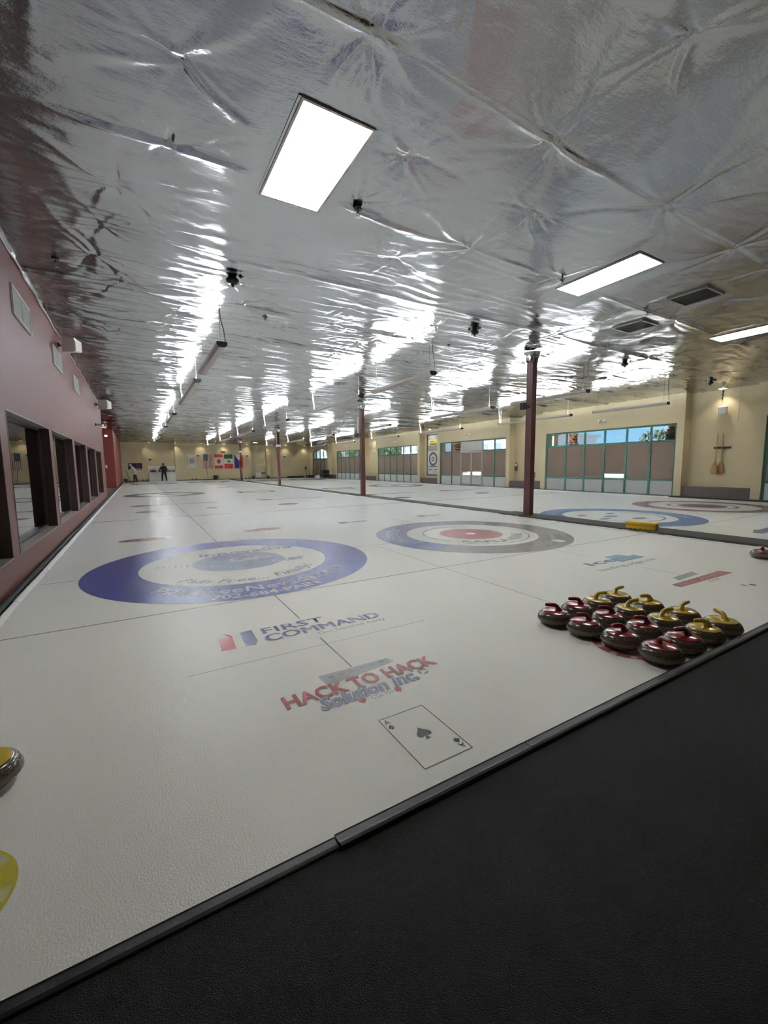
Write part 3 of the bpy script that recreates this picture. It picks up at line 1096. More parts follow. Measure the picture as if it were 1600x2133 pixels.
patch([(8.75, -3.0), (9.5, -3.0), (9.5, -2.86), (9.2, -2.72), (8.75, -2.86)], (140, 144, 152), 'painted_emblem', 0.001)
patch([(9.3, -3.0), (10.2, -3.0), (10.2, -2.74), (9.3, -2.78)], (116, 128, 160), 'painted_emblem', 0.0011)
# round casino-chip mark under the stones, yellow one at the left
ring(1.86, -4.42, 0.17, 0.225, (180, 96, 104), z=0.0010)
ring(1.86, -4.42, 0.13, 0.15, (180, 110, 116), z=0.0010)
for k in range(10):
    ring(1.86, -4.42, 0.175, 0.22, (206, 196, 192), 'painted_patch', z=0.0014, a0=k * PI / 5, a1=k * PI / 5 + 0.2, n=30)
ring(-1.80, -4.40, 0.0, 0.235, (200, 188, 60), 'painted_disc', z=0.0010)
for k in range(8):
    ring(-1.80, -4.40, 0.17, 0.225, (206, 202, 150), 'painted_patch', z=0.0014, a0=k * PI / 4 + 0.5, a1=k * PI / 4 + 0.75, n=30)

# ================================================================== MAT, EDGING, DIVIDER
b = MB()
b.box(-2.34, 16.5, -9.08, -4.868, -0.06, 0.034)
tag(b.build('rubber_mat', RUBBER), 'large black rubber walkway mat filling the near corner', 'mat')
xs_ = [-2.34, -0.634, 0.322, 3.05, 7.05, 11.0, 16.5]
lab = ['black rubber edging at the mat, the low piece nearest the lower left', 'black rubber edging at the mat below the playing card', 'black rubber edging at the mat beside the rows of stones',
       'black rubber edging at the mat right of the stones', 'black rubber edging at the mat past the divider', 'black rubber edging at the mat nearest the window wall']
for k in range(6):
    a, c = xs_[k] + (0.004 if k else 0), xs_[k + 1]
    d = 0.0 if k == 0 else 0.008
    b = MB()
    prof = [(-4.810, 0.0), (-4.811, 0.030 + d), (-4.815, 0.038 + d), (-4.820, 0.036 + d), (-4.846, 0.036 + d), (-4.852 - d, 0.043 + d), (-4.862 - d, 0.040 + d), (-4.865 - d, 0.035)]
    prof += [(-4.865 - d, 0.0345), (-4.84, 0.0345), (-4.84, 0.0)]
    b.prism(prof, 'x', a, c)
    tag(b.build('edge_strip', RUBBER_E), lab[k], 'edging', 'rubber edging along the mat')

b = MB()
b.bbox(7.04, 7.66, -4.79, 1.92, 0.0, 0.06, 0.008)
tag(b.build('divider_walkway', CARPET), 'wide dark grey raised walkway between the sheets, near length under the yellow crate', 'walkway')
b = MB()
b.bbox(7.10, 7.56, 1.93, 42.1, 0.0, 0.05, 0.008)
tag(b.build('divider_walkway', CARPET), 'narrower dark grey raised walkway between the sheets, long far length', 'walkway')
b = MB()
for i in range(60):
    y0 = -4.7 + i * 0.11
    b.box(6.985, 7.038, y0, y0 + 0.11, 0.0, 0.018 + 0.01 * random.random())
for i in range(130):
    y0 = 1.93 + i * 0.309
    b.box(7.03, 7.098, y0, y0 + 0.309, 0.0, 0.02 + 0.008 * random.random())
struct(b.build('trim_5', FROST), 'white frost along the near side of the divider')
b = MB()
for i in range(140):
    y0 = -4.7 + i * 0.334
    x = 7.662 if y0 < 1.6 else 7.562
    if 1.55 < y0 < 1.95:
        continue
    b.box(x, x + 0.06, y0, y0 + 0.334, 0.0, 0.02 + 0.008 * random.random())
struct(b.build('trim_6', FROST), 'white frost along the far side of the divider')


# ------------------------------------------------------------------ steel posts
def post(x, y, label, ex):
    z0 = 0.061 if ex == 'near' else 0.051
    t = thing('steel_post', label, 'post', (x, y, z0))
    h = H(x, y) - z0 - (0.05 if y < 30 else 0.08)
    b = MB()
    w_, f = 0.075, 0.012
    b.box(-w_, w_, -0.09, -0.09 + f, 0, h)
    b.box(-w_, w_, 0.09 - f, 0.09, 0, h)
    b.box(-0.006, 0.006, -0.09 + f, 0.09 - f, 0, h)
    b.box(-w_, -w_ + 0.01, -0.09 + f, 0.09 - f, 0, h)
    b.build('column', STEEL_RED, t)
    b = MB()
    b.box(-0.12, 0.12, -0.13, 0.13, 0, 0.012)
    b.build('base_plate', STEEL_RED, t)
    b = MB()
    n, vs, fs = 40, [], []
    for j, (r, z) in enumerate(((0.2, 0.0), (0.15, -0.05), (0.128, -0.12), (0.122, -0.19), (0.13, -0.22))):
        for i in range(n):
            a = 2 * PI * i / n
            rr = r * (1 + (0.16 * random.uniform(-1, 1) if j else 0))
            vs.append((rr * math.cos(a), rr * math.sin(a), h + z + 0.015 * random.uniform(-1, 1) * (j > 0)))
    for j in range(4):
        for i in range(n):
            k = (i + 1) % n
            fs.append((j * n + i, j * n + k, (j + 1) * n + k, (j + 1) * n + i))
    b.add(vs, fs)
    b.build('foil_collar', FOIL, t, smooth=60)
    b = MB()
    b.box(-w_ - 0.001, w_ + 0.001, -0.0915, -0.09, 0.85, 0.86)
    b.box(-w_ - 0.0015, -w_, -0.09, 0.09, 0.85, 0.86)
    b.build('tape_line', BLACK, t)
    if ex == 'near':
        b = MB()
        b.bbox(0.08, 0.17, -0.05, 0.05, 0.94, 1.06, 0.01)
        b.build('outlet_box', DARK, t)
        b = MB()
        b.box(0.095, 0.155, -0.052, -0.05, 0.965, 1.035)
        b.build('outlet_cover', CHROME, t)
        b = MB()
        b.tube([(0.085, -0.02, h - 0.35), (0.11, -0.04, h - 0.2), (0.14, -0.06, h - 0.1), (0.25, -0.10, h + 0.0)], 0.009, 6)
        b.build('wire', BLACK, t, smooth=60)
    if ex == 'band':
        b = MB()
        b.box(-0.16, 0.16, -0.12, -0.092, 2.62, 2.76)
        b.build('conduit_box', WHITE_P, t)
    return t


PY = [1.07, 9.95, 22.3, 34.4]
post(7.19, PY[0], 'nearest dark red steel post on the grey divider', 'near')
post(7.19, PY[1], 'second dark red steel post from the viewer, with a pipe beside it', 'pipe')
post(7.19, PY[2], 'third dark red steel post, with a white box high up', 'band')
post(7.19, PY[3], 'farthest dark red steel post, in front of the flags', 'band')
t = thing('loudspeaker', 'small black loudspeaker on the nearest red post', 'speaker', (6.93, 1.07, 2.70))
b = MB()
b.prism([(-0.07, -0.07), (0.04, -0.07), (0.04, 0.07), (-0.07, 0.05)], 'z', -0.08, 0.08)
b.build('cabinet', BLACK, t)
b = MB()
b.box(0.04, 0.185, -0.02, 0.02, -0.03, 0.03)
b.build('bracket', DARK, t)
b = MB()
b.box(-0.078, -0.07, -0.06, 0.045, -0.06, 0.06)
b.build('grille', DARK, t)
t = thing('loudspeaker', 'small black loudspeaker on the second red post under a white pipe', 'speaker', (6.95, 9.95, 2.62))
b = MB()
b.prism([(-0.09, -0.08), (0.04, -0.08), (0.04, 0.08), (-0.09, 0.06)], 'z', -0.10, 0.08)
b.build('cabinet', BLACK, t)
b = MB()
b.box(0.04, 0.165, -0.02, 0.02, -0.03, 0.03)
b.build('bracket', DARK, t)
b = MB()
b.tube([(0.04, 0, 0.08), (0.04, 0, 0.75)], 0.03, 8)
b.build('pipe', WHITE_P, t, smooth=50)


# ================================================================== CURLING STONES
def make_stone(cap_mat, colour, s):
    t = thing('curling_stone', colour, 'curling stone')
    RR = s
    k = RR / 0.143
    b = MB()
    prof = [(0.05, 0.0), (0.085, 0.001), (0.108, 0.010), (0.126, 0.024), (0.137, 0.038), (0.1405, 0.046)]
    prof2 = [(0.1405, 0.070), (0.137, 0.080), (0.129, 0.094), (0.118, 0.106), (0.104, 0.1125), (0.03, 0.1135)]
    prof = [(r * k, z * k) for r, z in prof + prof2]
    b.lathe(prof, 40)
    b.build('granite_body', GRANITE, t, smooth=45)
    b = MB()
    b.lathe([(r * k, z * k) for r, z in [(0.1395, 0.044), (0.1425, 0.047), (0.1432, 0.057), (0.1425, 0.068), (0.1395, 0.071)]], 40)
    b.build('striking_band', BAND, t, smooth=45)
    b = MB()
    b.lathe([(r * k, z * k) for r, z in [(0.1055, 0.111), (0.106, 0.116), (0.100, 0.1185), (0.06, 0.124), (0.025, 0.127), (0.0, 0.1275)]], 40)
    b.build('cap', cap_mat, t, smooth=50)
    b = MB()
    pts = [(-0.030, 0, 0.118), (-0.028, 0, 0.130), (-0.022, 0, 0.146), (-0.012, 0, 0.160), (0.004, 0, 0.169), (0.024, 0, 0.172), (0.050, 0, 0.173), (0.070, 0, 0.174), (0.084, 0, 0.175), (0.090, 0, 0.175)]
    rs = [0.036, 0.026, 0.0195, 0.0180, 0.0175, 0.0175, 0.0175, 0.0165, 0.014, 0.006]
    b.tube([(x * k, y * k, z * k) for x, y, z in pts], [r * k for r in rs], 12)
    b.build('handle', cap_mat, t, smooth=60)
    b = MB()
    T = Matrix.Translation((-0.046 * k, 0, 0.131 * k)) @ Matrix.Rotation(rad(-60), 4, 'Y')
    b.lathe([(0.006 * k, -0.004), (0.0075 * k, 0.001), (0.004 * k, 0.004)], 12, T=T)
    b.build('bolt', CHROME, t, smooth=50)
    return t


SR = 0.134
rp = make_stone(RED_P, 'red', SR)
yp = make_stone(YEL_P, 'yellow', SR)
sx0, sy0, sdx, sdy = 1.772, -3.868, 0.295, 0.2690
order = ['farthest from the mat', 'second from the far end', 'third from the far end', 'touching the mat edging']
rows = ['outer red row', 'inner red row', 'inner yellow row', 'outer yellow row']
ang = [[150, 155, 165, 245], [152, 150, 158, 160], [-25, -20, -15, 155], [-10, 165, -5, 60]]
for i in range(4):
    for j in range(4):
        col, proto = ('red', rp) if i < 2 else ('yellow', yp)
        grp = 'red stones racked by the mat' if i < 2 else 'yellow stones racked by the mat'
        jx, jy = random.uniform(-0.004, 0.004), 0.0
        if i == 2 and j == 1:
            jx += 0.012
        pos = (sx0 + 0.013 * j + sdx * i + jx, sy0 - sdy * j + jy, 0.003)
        lb = 'granite curling stone with %s handle, %s, %s' % (col, rows[i], order[j])
        first = (i in (0, 2) and j == 0)
        if first:
            proto.location, proto.rotation_euler = pos, (0, 0, rad(ang[i][j]))
            tag(proto, lb, None, grp)
        else:
            dup(proto, lb, pos, rad(ang[i][j]), grp)
dup(yp, 'single yellow topped curling stone cut off by the left side, alone on the ice', (-1.785, -3.80, 0.003), rad(120))['group'] = 'stray stones'
dup(rp, 'single red topped curling stone cut off by the right side, beside the grey divider', (6.215, -3.80, 0.003), rad(200))['group'] = 'stray stones'

# ------------------------------------------------------------------ yellow crate on the divider
t = thing('plastic_crate', 'low yellow plastic crate with a lid on the grey divider', 'crate', (7.22, -1.66, 0.06), rad(-75))
b = MB()
b.box(-0.25, 0.25, -0.13, 0.13, 0.012, 0.062)
for k in range(6):
    for s_ in (-1, 1):
        x = -0.21 + 0.084 * k
        b.box(x - 0.016, x + 0.016, s_ * 0.12 - 0.014, s_ * 0.12 + 0.014, 0, 0.014)
YC = mat('crate_yellow', (206, 172, 20), 0.4)
YC2 = mat('crate_yellow_dark', (176, 128, 16), 0.5)
b.build('base', YC, t)
b = MB()
b.box(-0.235, 0.235, -0.115, 0.115, 0.062, 0.078)
for k in range(11):
    x = -0.21 + 0.042 * k
    for s_ in (-1, 1):
        b.box(x - 0.012, x + 0.012, s_ * 0.118 - 0.01, s_ * 0.118 + 0.01, 0.066, 0.085)
b.build('slot_band', YC2, t)
b = MB()
b.add([(-0.235, -0.12, 0.078), (0.235, -0.12, 0.078), (0.235, 0.12, 0.078), (-0.235, 0.12, 0.078), (-0.265, -0.14, 0.125), (0.265, -0.14, 0.125), (0.265, 0.14, 0.125), (-0.265, 0.14, 0.125),
       (-0.245, -0.12, 0.136), (0.245, -0.12, 0.136), (0.245, 0.12, 0.136), (-0.245, 0.12, 0.136)],
      [(3, 2, 1, 0), (0, 1, 5, 4), (1, 2, 6, 5), (2, 3, 7, 6), (3, 0, 4, 7), (4, 5, 9, 8), (5, 6, 10, 9), (6, 7, 11, 10), (7, 4, 8, 11), (8, 9, 10, 11)])
b.build('lid', YC, t)
for s_ in (-1, 1):
    b = MB()
    b.box(s_ * 0.265 - 0.012, s_ * 0.265 + 0.012, -0.05, 0.05, 0.05, 0.075)
    b.build('latch', YC2, t)


# ================================================================== CEILING FITTINGS
def troffer(x, y, w_, l_, label, drop=0.0, lit=LAMP_T):
    t = thing('panel_light', label, 'ceiling light', (x, y, H(x, y) + 0.014 - drop))
    f = 0.022
    b = MB()
    for a in ((-w_ / 2 - f, w_ / 2 + f, -l_ / 2 - f, -l_ / 2), (-w_ / 2 - f, w_ / 2 + f, l_ / 2, l_ / 2 + f), (-w_ / 2 - f, -w_ / 2, -l_ / 2, l_ / 2), (w_ / 2, w_ / 2 + f, -l_ / 2, l_ / 2)):
        b.box(*a, -0.004, 0.03)
    b.build('frame', ALU, t)
    b = MB()
    b.box(-w_ / 2, w_ / 2, -l_ / 2, l_ / 2, 0.0, 0.02)
    b.build('diffuser', lit, t)
    for s_ in (-1, 1):
        b = MB()
        b.box(s_ * (w_ / 2 + f + 0.012) - 0.012, s_ * (w_ / 2 + f + 0.012) + 0.012, -l_ / 2 - f, l_ / 2 + f, 0.004, 0.03)
        b.build('foil_lip', FOIL, t)
    return t


troffer(0.435, -2.095, 0.60, 1.27, 'large lit ceiling panel light nearest the viewer')
troffer(5.02, -2.10, 0.54, 1.27, 'lit ceiling panel light above the second sheet, near the two dark grilles')
troffer(10.15, -2.10, 0.54, 1.27, 'lit ceiling panel light cut off by the right side')
for x, lb in ((0.2, 'far lit ceiling panel light over the recess with the white cabinets'), (4.65, 'far lit ceiling panel light before the flags'),
              (9.65, 'far lit ceiling panel light before the rack recess'), (13.95, 'far lit ceiling panel light nearest the arched window')):
    troffer(x, 38.4, 0.62, 1.25, lb)
troffer(-1.7, 28.4, 0.62, 1.25, 'unlit far ceiling panel light near the red wall', lit=VENT_W)

for x, y, lb in ((7.0, -2.41, 'dark square ceiling grille nearer the viewer'), (7.62, -1.09, 'dark square ceiling grille behind the other one')):
    t = thing('return_grille', lb, 'ceiling grille', (x, y, H(x, y) + 0.012))
    b = MB()
    s_, f = 0.27, 0.025
    for a in ((-s_ - f, s_ + f, -s_ - f, -s_), (-s_ - f, s_ + f, s_, s_ + f), (-s_ - f, -s_, -s_, s_), (s_, s_ + f, -s_, s_)):
        b.box(*a, -0.015, 0.03)
    b.build('frame', ALU, t)
    b = MB()
    b.box(-s_, s_, -s_, s_, 0.012, 0.02)
    b.build('back', GRILLE_B, t)
    b = MB()
    for k in range(1, 22):
        p = -s_ + 2 * s_ * k / 22
        b.box(p - 0.0025, p + 0.0025, -s_, s_, -0.010, 0.012)
        b.box(-s_, s_, p - 0.0025, p + 0.0025, -0.0105, 0.012)
    tag(b.build('lattice', GRILLE, t), kind='stuff')


def strip_light(x, ya, yb, zb, label, cord_end, dark_cord):
    """hanging strip that shines up at the foil"""
    t = thing('strip_light', label, 'strip light', (x, (ya + yb) / 2, zb), 0, 'hanging strip lights')
    L = (yb - ya) / 2
    b = MB()
    b.prism([(-0.045, 0.0), (0.045, 0.0), (0.085, 0.035), (0.085, 0.092), (0.079, 0.092), (0.07, 0.034), (-0.07, 0.034), (-0.079, 0.092), (-0.085, 0.092), (-0.085, 0.035)], 'y', -L, L)
    b.build('housing', GREYMETAL, t)
    for e in (-L - 0.012, L):
        b = MB()
        b.prism([(-0.048, -0.003), (0.048, -0.003), (0.09, 0.034), (0.09, 0.095), (-0.09, 0.095), (-0.09, 0.034)], 'y', e, e + 0.012)
        b.build('end_cap', DARK, t)
    n = 3 if (yb - ya) > 3.2 else 2
    for k in range(n):
        a, c = -L + 2 * L * k / n + 0.05, -L + 2 * L * (k + 1) / n - 0.05
        b = MB()
        for xx in (-0.034, 0.034):
            b.tube([(xx, a, 0.060), (xx, c, 0.060)], 0.030, 8)
        b.build('lamp_tube', LAMP_UP, t, smooth=60)
    gap = 0.03
    for e in (-L + 0.15, L - 0.15):
        b = MB()
        yy = (ya + yb) / 2 + e
        b.tube([(0, e, 0.045), (0, e, H(x, yy) - zb + gap)], 0.004, 5)
        b.build('hanger_wire', DARK if dark_cord else WHITE_P, t)
    e = L - 0.02 if cord_end > 0 else -L + 0.02
    yy = (ya + yb) / 2 + e
    hh = H(x, yy) - zb + gap
    b = MB()
    b.tube([(0.05, e, 0.05), (0.06, e, 0.14), (0.045, e, 0.3), (0.0, e, hh * 0.75), (-0.01, e, hh)], 0.010, 6)
    b.build('cord', DARK if dark_cord else WHITE, t, smooth=60)
    return t


ROWS = [(0.30, 3.455), (4.75, 3.34), (9.65, 3.25), (14.3, 3.25)]
SPAN = [[(2.06, 4.6), (5.65, 10.0), (13.2, 16.9), (19.2, 23.2), (25.6, 29.6), (32.2, 36.6)],
        [(1.75, 4.5), (5.3, 9.3), (12.4, 16.4), (18.8, 23.3), (25.4, 30.2), (32.3, 37.2)],
        [(1.25, 3.95), (4.85, 8.35), (11.7, 14.6), (18.6, 22.8), (24.0, 28.0), (32.0, 34.6)],
        [(1.45, 4.1), (5.1, 9.1), (11.8, 15.8), (18.3, 22.2), (25.0, 28.8), (31.0, 35.0)]]
nth = ['nearest', 'second', 'third', 'fourth', 'fifth', 'farthest']
rown = ['row over the first sheet by the maroon wall', 'row over the second sheet', 'row over the third sheet past the posts', 'row nearest the windows']
for r in range(4):
    x, zb = ROWS[r]
    for k, (ya, yb) in enumerate(SPAN[r]):
        strip_light(x, ya, yb, zb, 'hanging grey strip light, %s in the %s' % (nth[k], rown[r]), -1 if k == 0 else 1, k == 0)

for x, y, lb in ((1.08, -1.77, 'sprinkler head beside the nearest panel light'), (4.47, -1.77, 'sprinkler head at the corner of the second panel light'), (6.89, -1.71, 'sprinkler head between the two dark grilles'),
                 (1.06, 1.96, 'sprinkler head past the first strip light'), (5.14, 1.70, 'sprinkler head near the second row of strip lights'), (-1.9, 1.2, 'sprinkler head by the maroon wall')):
    t = thing('sprinkler_head', lb, 'sprinkler', (x, y, H(x, y) + 0.0))
    b = MB()
    b.tube([(0, 0, 0.05), (0, 0, -0.05)], 0.014, 8)
    b.build('pipe', DARK, t, smooth=50)
    b = MB()
    b.lathe([(0.0, -0.012), (0.02, -0.012), (0.045, -0.016), (0.047, -0.012), (0.02, -0.006), (0.0, -0.006)], 16, (0, 0, 0.0))
    b.build('escutcheon', DARK, t, smooth=50)
    b = MB()
    for s_ in (-1, 1):
        b.tube([(s_ * 0.010, 0, -0.045), (s_ * 0.022, 0, -0.065), (s_ * 0.018, 0, -0.085), (0, 0, -0.098)], 0.004, 6)
    b.build('yoke', DARK, t)
    b = MB()
    b.lathe([(0.0, -0.104), (0.026, -0.102), (0.026, -0.099), (0.0, -0.098)], 14)
    b.build('deflector', CHROME, t)

for x, y, lb in ((0.22, 0.55, 'black stacked ceiling fixture above the first strip light'), (4.88, 0.56, 'black stacked ceiling fixture over the second sheet'),
                 (10.18, 0.58, 'black stacked ceiling fixture beyond the nearest post'), (15.1, 0.62, 'black stacked ceiling fixture near the window wall')):
    t = thing('ceiling_sensor', lb, 'sensor', (x, y, H(x, y) - 0.06))
    b = MB()
    b.lathe([(0.0, -0.06), (0.05, -0.055), (0.07, -0.045), (0.085, -0.03), (0.085, -0.018), (0.075, -0.016), (0.09, -0.008), (0.09, 0.008), (0.06, 0.012), (0.06, 0.07)], 20)
    b.build('housing', BLACK, t, smooth=40)
    b = MB()
    b.tube([(0, 0, -0.055), (0.0, -0.02, -0.10)], [0.03, 0.012], 8)
    b.build('lens', BLACK, t, smooth=40)
    b = MB()
    vs, fs = [], []
    for k in range(9):
        a = 2 * PI * k / 9 + random.uniform(-0.2, 0.2)
        r0, r1 = 0.085, random.uniform(0.1, 0.16)
        z1 = random.uniform(0.0, 0.07)
        o = len(vs)
        vs += [(r0 * math.cos(a - 0.2), r0 * math.sin(a - 0.2), 0.055), (r1 * math.cos(a - 0.1), r1 * math.sin(a - 0.1), z1), (r1 * 1.1 * math.cos(a + 0.2), r1 * 1.1 * math.sin(a + 0.2), z1 + 0.03), (r0 * math.cos(a + 0.3), r0 * math.sin(a + 0.3), 0.07)]
        fs.append((o, o + 1, o + 2, o + 3))
    b.add(vs, fs)
    b.build('foil_scrap', FOIL, t)


def downlight(x, y, label, aim=None, power=SPOT_W, r=0.085):
    z = H(x, y)
    t = thing('downlight', label, 'downlight', (x, y, z - 0.025), 0, 'small downlights along the walls')
    b = MB()
    b.lathe([(r, 0.0), (r + 0.03, -0.004), (r + 0.03, 0.012), (r, 0.03)], 20)
    b.build('trim_ring', WHITE_P, t, smooth=50)
    b = MB()
    b.lathe([(0.0, -0.012), (r * 0.7, -0.008), (r, 0.004), (r, 0.03)], 20)
    b.build('lens', LAMP_D, t, smooth=50)
    d = bpy.data.lights.new('downlight_beam', 'SPOT')
    d.energy = power
    d.color = (1.0, 0.92, 0.76)
    d.spot_size = rad(110)
    d.spot_blend = 0.7
    d.shadow_soft_size = 0.06
    o = bpy.data.objects.new('downlight_beam', d)
    COL.objects.link(o)
    o.parent = t
    o.location = (0, 0, -0.03)
    return t


bays = ['nearest recess, above the brooms', 'recess behind the nearest post', 'recess with the tall poster', 'recess past the third window', 'recess before the arched window']
for k, y in enumerate((1.0, 9.7, 18.4, 27.0, 35.6)):
    downlight(17.02, y, 'small glowing downlight in the %s' % bays[k], r=0.12 if k == 0 else 0.1)
for x, lb in ((2.32, 'at the edge of the white cabinet recess'), (4.75, 'above the white curling poster'), (7.05, 'above the flags'), (9.45, 'left of the rack recess'), (11.6, 'right of the rack recess'),
              (13.85, 'on the plain stretch of end wall'), (16.1, 'in the far corner by the arched window'), (0.0, 'left of the white cabinet recess')):
    downlight(x, 41.95, 'small glowing downlight on the end wall, ' + lb, r=0.1)
downlight(-2.95, 26.8, 'small glowing downlight over the side passage')
t = thing('wall_lamp', 'small lit lamp high on the deep red wall', 'wall lamp', (-2.85, 28.5, 3.55))
b = MB()
b.box(-0.08, 0.08, -0.05, -0.002, -0.06, 0.06)
b.build('back_box', WHITE_P, t)
b = MB()
b.lathe([(0.0, -0.07), (0.06, -0.05), (0.08, 0.0), (0.07, 0.03)], 14, (0, -0.12, 0))
b.build('lens', LAMP_D, t, smooth=50)

# ================================================================== LEFT WALL FITTINGS
for k, (ya, yb) in enumerate(((0.98, 2.02), (3.89, 4.93), (6.79, 7.84))):
    t = thing('wall_vent', 'white two-panel wall vent on the maroon wall, %s' % ['nearest the viewer', 'middle one beside the white speaker', 'farthest of the three'][k], 'wall vent', (LW, (ya + yb) / 2, 3.26), 0, 'white vents on the maroon wall')
    w_ = (yb - ya) / 2
    b = MB()
    f = 0.03
    for a in ((-w_, w_, 0, f), (-w_, w_, 0.37 - f, 0.37), (-w_, -w_ + f, f, 0.37 - f), (w_ - f, w_, f, 0.37 - f), (-0.012, 0.012, f, 0.37 - f)):
        b.box(0.001, 0.022, a[0], a[1], a[2], a[3])
    b.build('frame', VENT_W, t)
    b = MB()
    b.box(0.001, 0.004, -w_ + f, w_ - f, f, 0.37 - f)
    b.build('back', mat('vent_back_%d' % k, (120, 122, 116), 0.7), t)
    for s_ in (-1, 1):
        b = MB()
        a, c = (-w_ + f, -0.012) if s_ < 0 else (0.012, w_ - f)
        for q in range(16):
            z = f + 0.31 * (q + 0.5) / 16
            b.add([(0.006, a, z - 0.006), (0.018, a, z + 0.002), (0.018, c, z + 0.002), (0.006, c, z - 0.006), (0.006, a, z - 0.003), (0.018, a, z + 0.005), (0.018, c, z + 0.005), (0.006, c, z - 0.003)],
                  [(0, 1, 2, 3), (7, 6, 5, 4), (1, 5, 6, 2), (0, 3, 7, 4)])
        b.build('louvre_panel', VENT_W, t)


def wall_speaker(y, z, label, s_=1.0):
    t = thing('wall_speaker', label, 'speaker', (LW + 0.24 * s_, y, z), rad(-30))
    b = MB()
    b.prism([(-0.09 * s_, -0.13 * s_), (0.09 * s_, -0.11 * s_), (0.10 * s_, 0.10 * s_), (-0.09 * s_, 0.14 * s_)], 'x', -0.15 * s_, 0.11 * s_)
    b.build('cabinet', WHITE_P, t)
    b = MB()
    b.box(0.11 * s_, 0.125 * s_, -0.085 * s_, 0.092 * s_, -0.105 * s_, 0.095 * s_)
    b.build('grille', WHITE, t)
    b = MB()
    b.tube([(-0.15 * s_, 0, 0), (-0.20 * s_, -0.06 * s_, 0.0), (-0.208 * s_, -0.115 * s_, 0.0)], 0.018 * s_, 8)
    b.lathe([(0.0, 0), (0.045 * s_, 0.0), (0.045 * s_, 0.02), (0, 0.02)], 14, T=Matrix.Translation((-0.207 * s_, -0.12 * s_, 0)) @ Matrix.Rotation(rad(120), 4, 'Z') @ Matrix.Rotation(rad(-90), 4, 'Y') @ Matrix.Translation((0, 0, -0.02)))
    b.build('bracket', DARK, t, smooth=50)
    return t


wall_speaker(4.72, 3.80, 'white box speaker angled out from the maroon wall, nearer of the two')
wall_speaker(13.4, 3.74, 'white box speaker near the far end of the maroon wall', 1.3)
t = thing('security_camera', 'small white camera high at the far end of the maroon wall', 'camera', (LW, 12.6, 2.92))
b = MB()
b.lathe([(0, 0), (0.05, 0), (0.05, 0.03), (0.02, 0.04), (0, 0.04)], 12, T=Matrix.Rotation(rad(90), 4, 'Y'))
b.build('mount', DARK, t, smooth=50)
b = MB()
b.tube([(0.03, 0, 0), (0.09, -0.02, -0.01), (0.24, -0.09, -0.03)], [0.02, 0.045, 0.045], 10)
b.build('body', WHITE, t, smooth=50)
b = MB()
pts = [(LW + 0.02 + 0.012 * math.sin(i * 1.7), -1.2 + i * 0.31, H(LW, -1.2 + i * 0.31) - 0.075 + 0.012 * math.sin(i * 2.3)) for i in range(52)]
b.tube(pts, 0.012, 6)
tag(b.build('wall_cable', GREYMETAL, smooth=60), 'thin cable running along the top of the maroon wall', 'cable')
b = MB()
n = 60
vs, fs = [], []
for i in range(n):
    y = -3.5 + i * 0.12
    o = 0.012 * random.uniform(-1, 1)
    w_ = 0.05 * max(0.15, 1 - max(0, y - 0.4) / 3.0)
    for q, (dx, dz) in enumerate(((0.003, 0.03), (0.03 + o, -0.02), (0.02, -0.02 - w_ + o), (0.003, -0.03 - w_))):
        vs.append((LW + dx, y, H(LW, y) + dz))
for i in range(n - 1):
    for q in range(3):
        fs.append((i * 4 + q, (i + 1) * 4 + q, (i + 1) * 4 + q + 1, i * 4 + q + 1))
b.add(vs, fs)
struct(b.build('trim_7', FOIL, smooth=30), 'crumpled foil edge where the ceiling meets the maroon wall')

# ================================================================== RIGHT WALL FITTINGS
names_b = ['nearest, under the brooms', 'behind the nearest post', 'under the tall poster', 'past the third window', 'before the arched window']
for k in range(5):
    y0 = WY[k][1] + 0.28
    y1 = WY[k + 1][0] - 0.27 if k < 4 else 36.69
    t = thing('bench_box', 'low grey boxed bench in a wall recess, %s' % names_b[k], 'bench', (16.9, (y0 + y1) / 2, 0.0), 0, 'grey benches in the wall recesses')
    w_ = (y1 - y0) / 2
    b = MB()
    b.box(0.03, 0.395, -w_, w_, 0.046, 0.37)
    b.build('front_box', BENCH, t)
    b = MB()
    b.box(0.0, 0.395, -w_, w_, 0.37, 0.41)
    b.build('seat_top', BENCH, t)

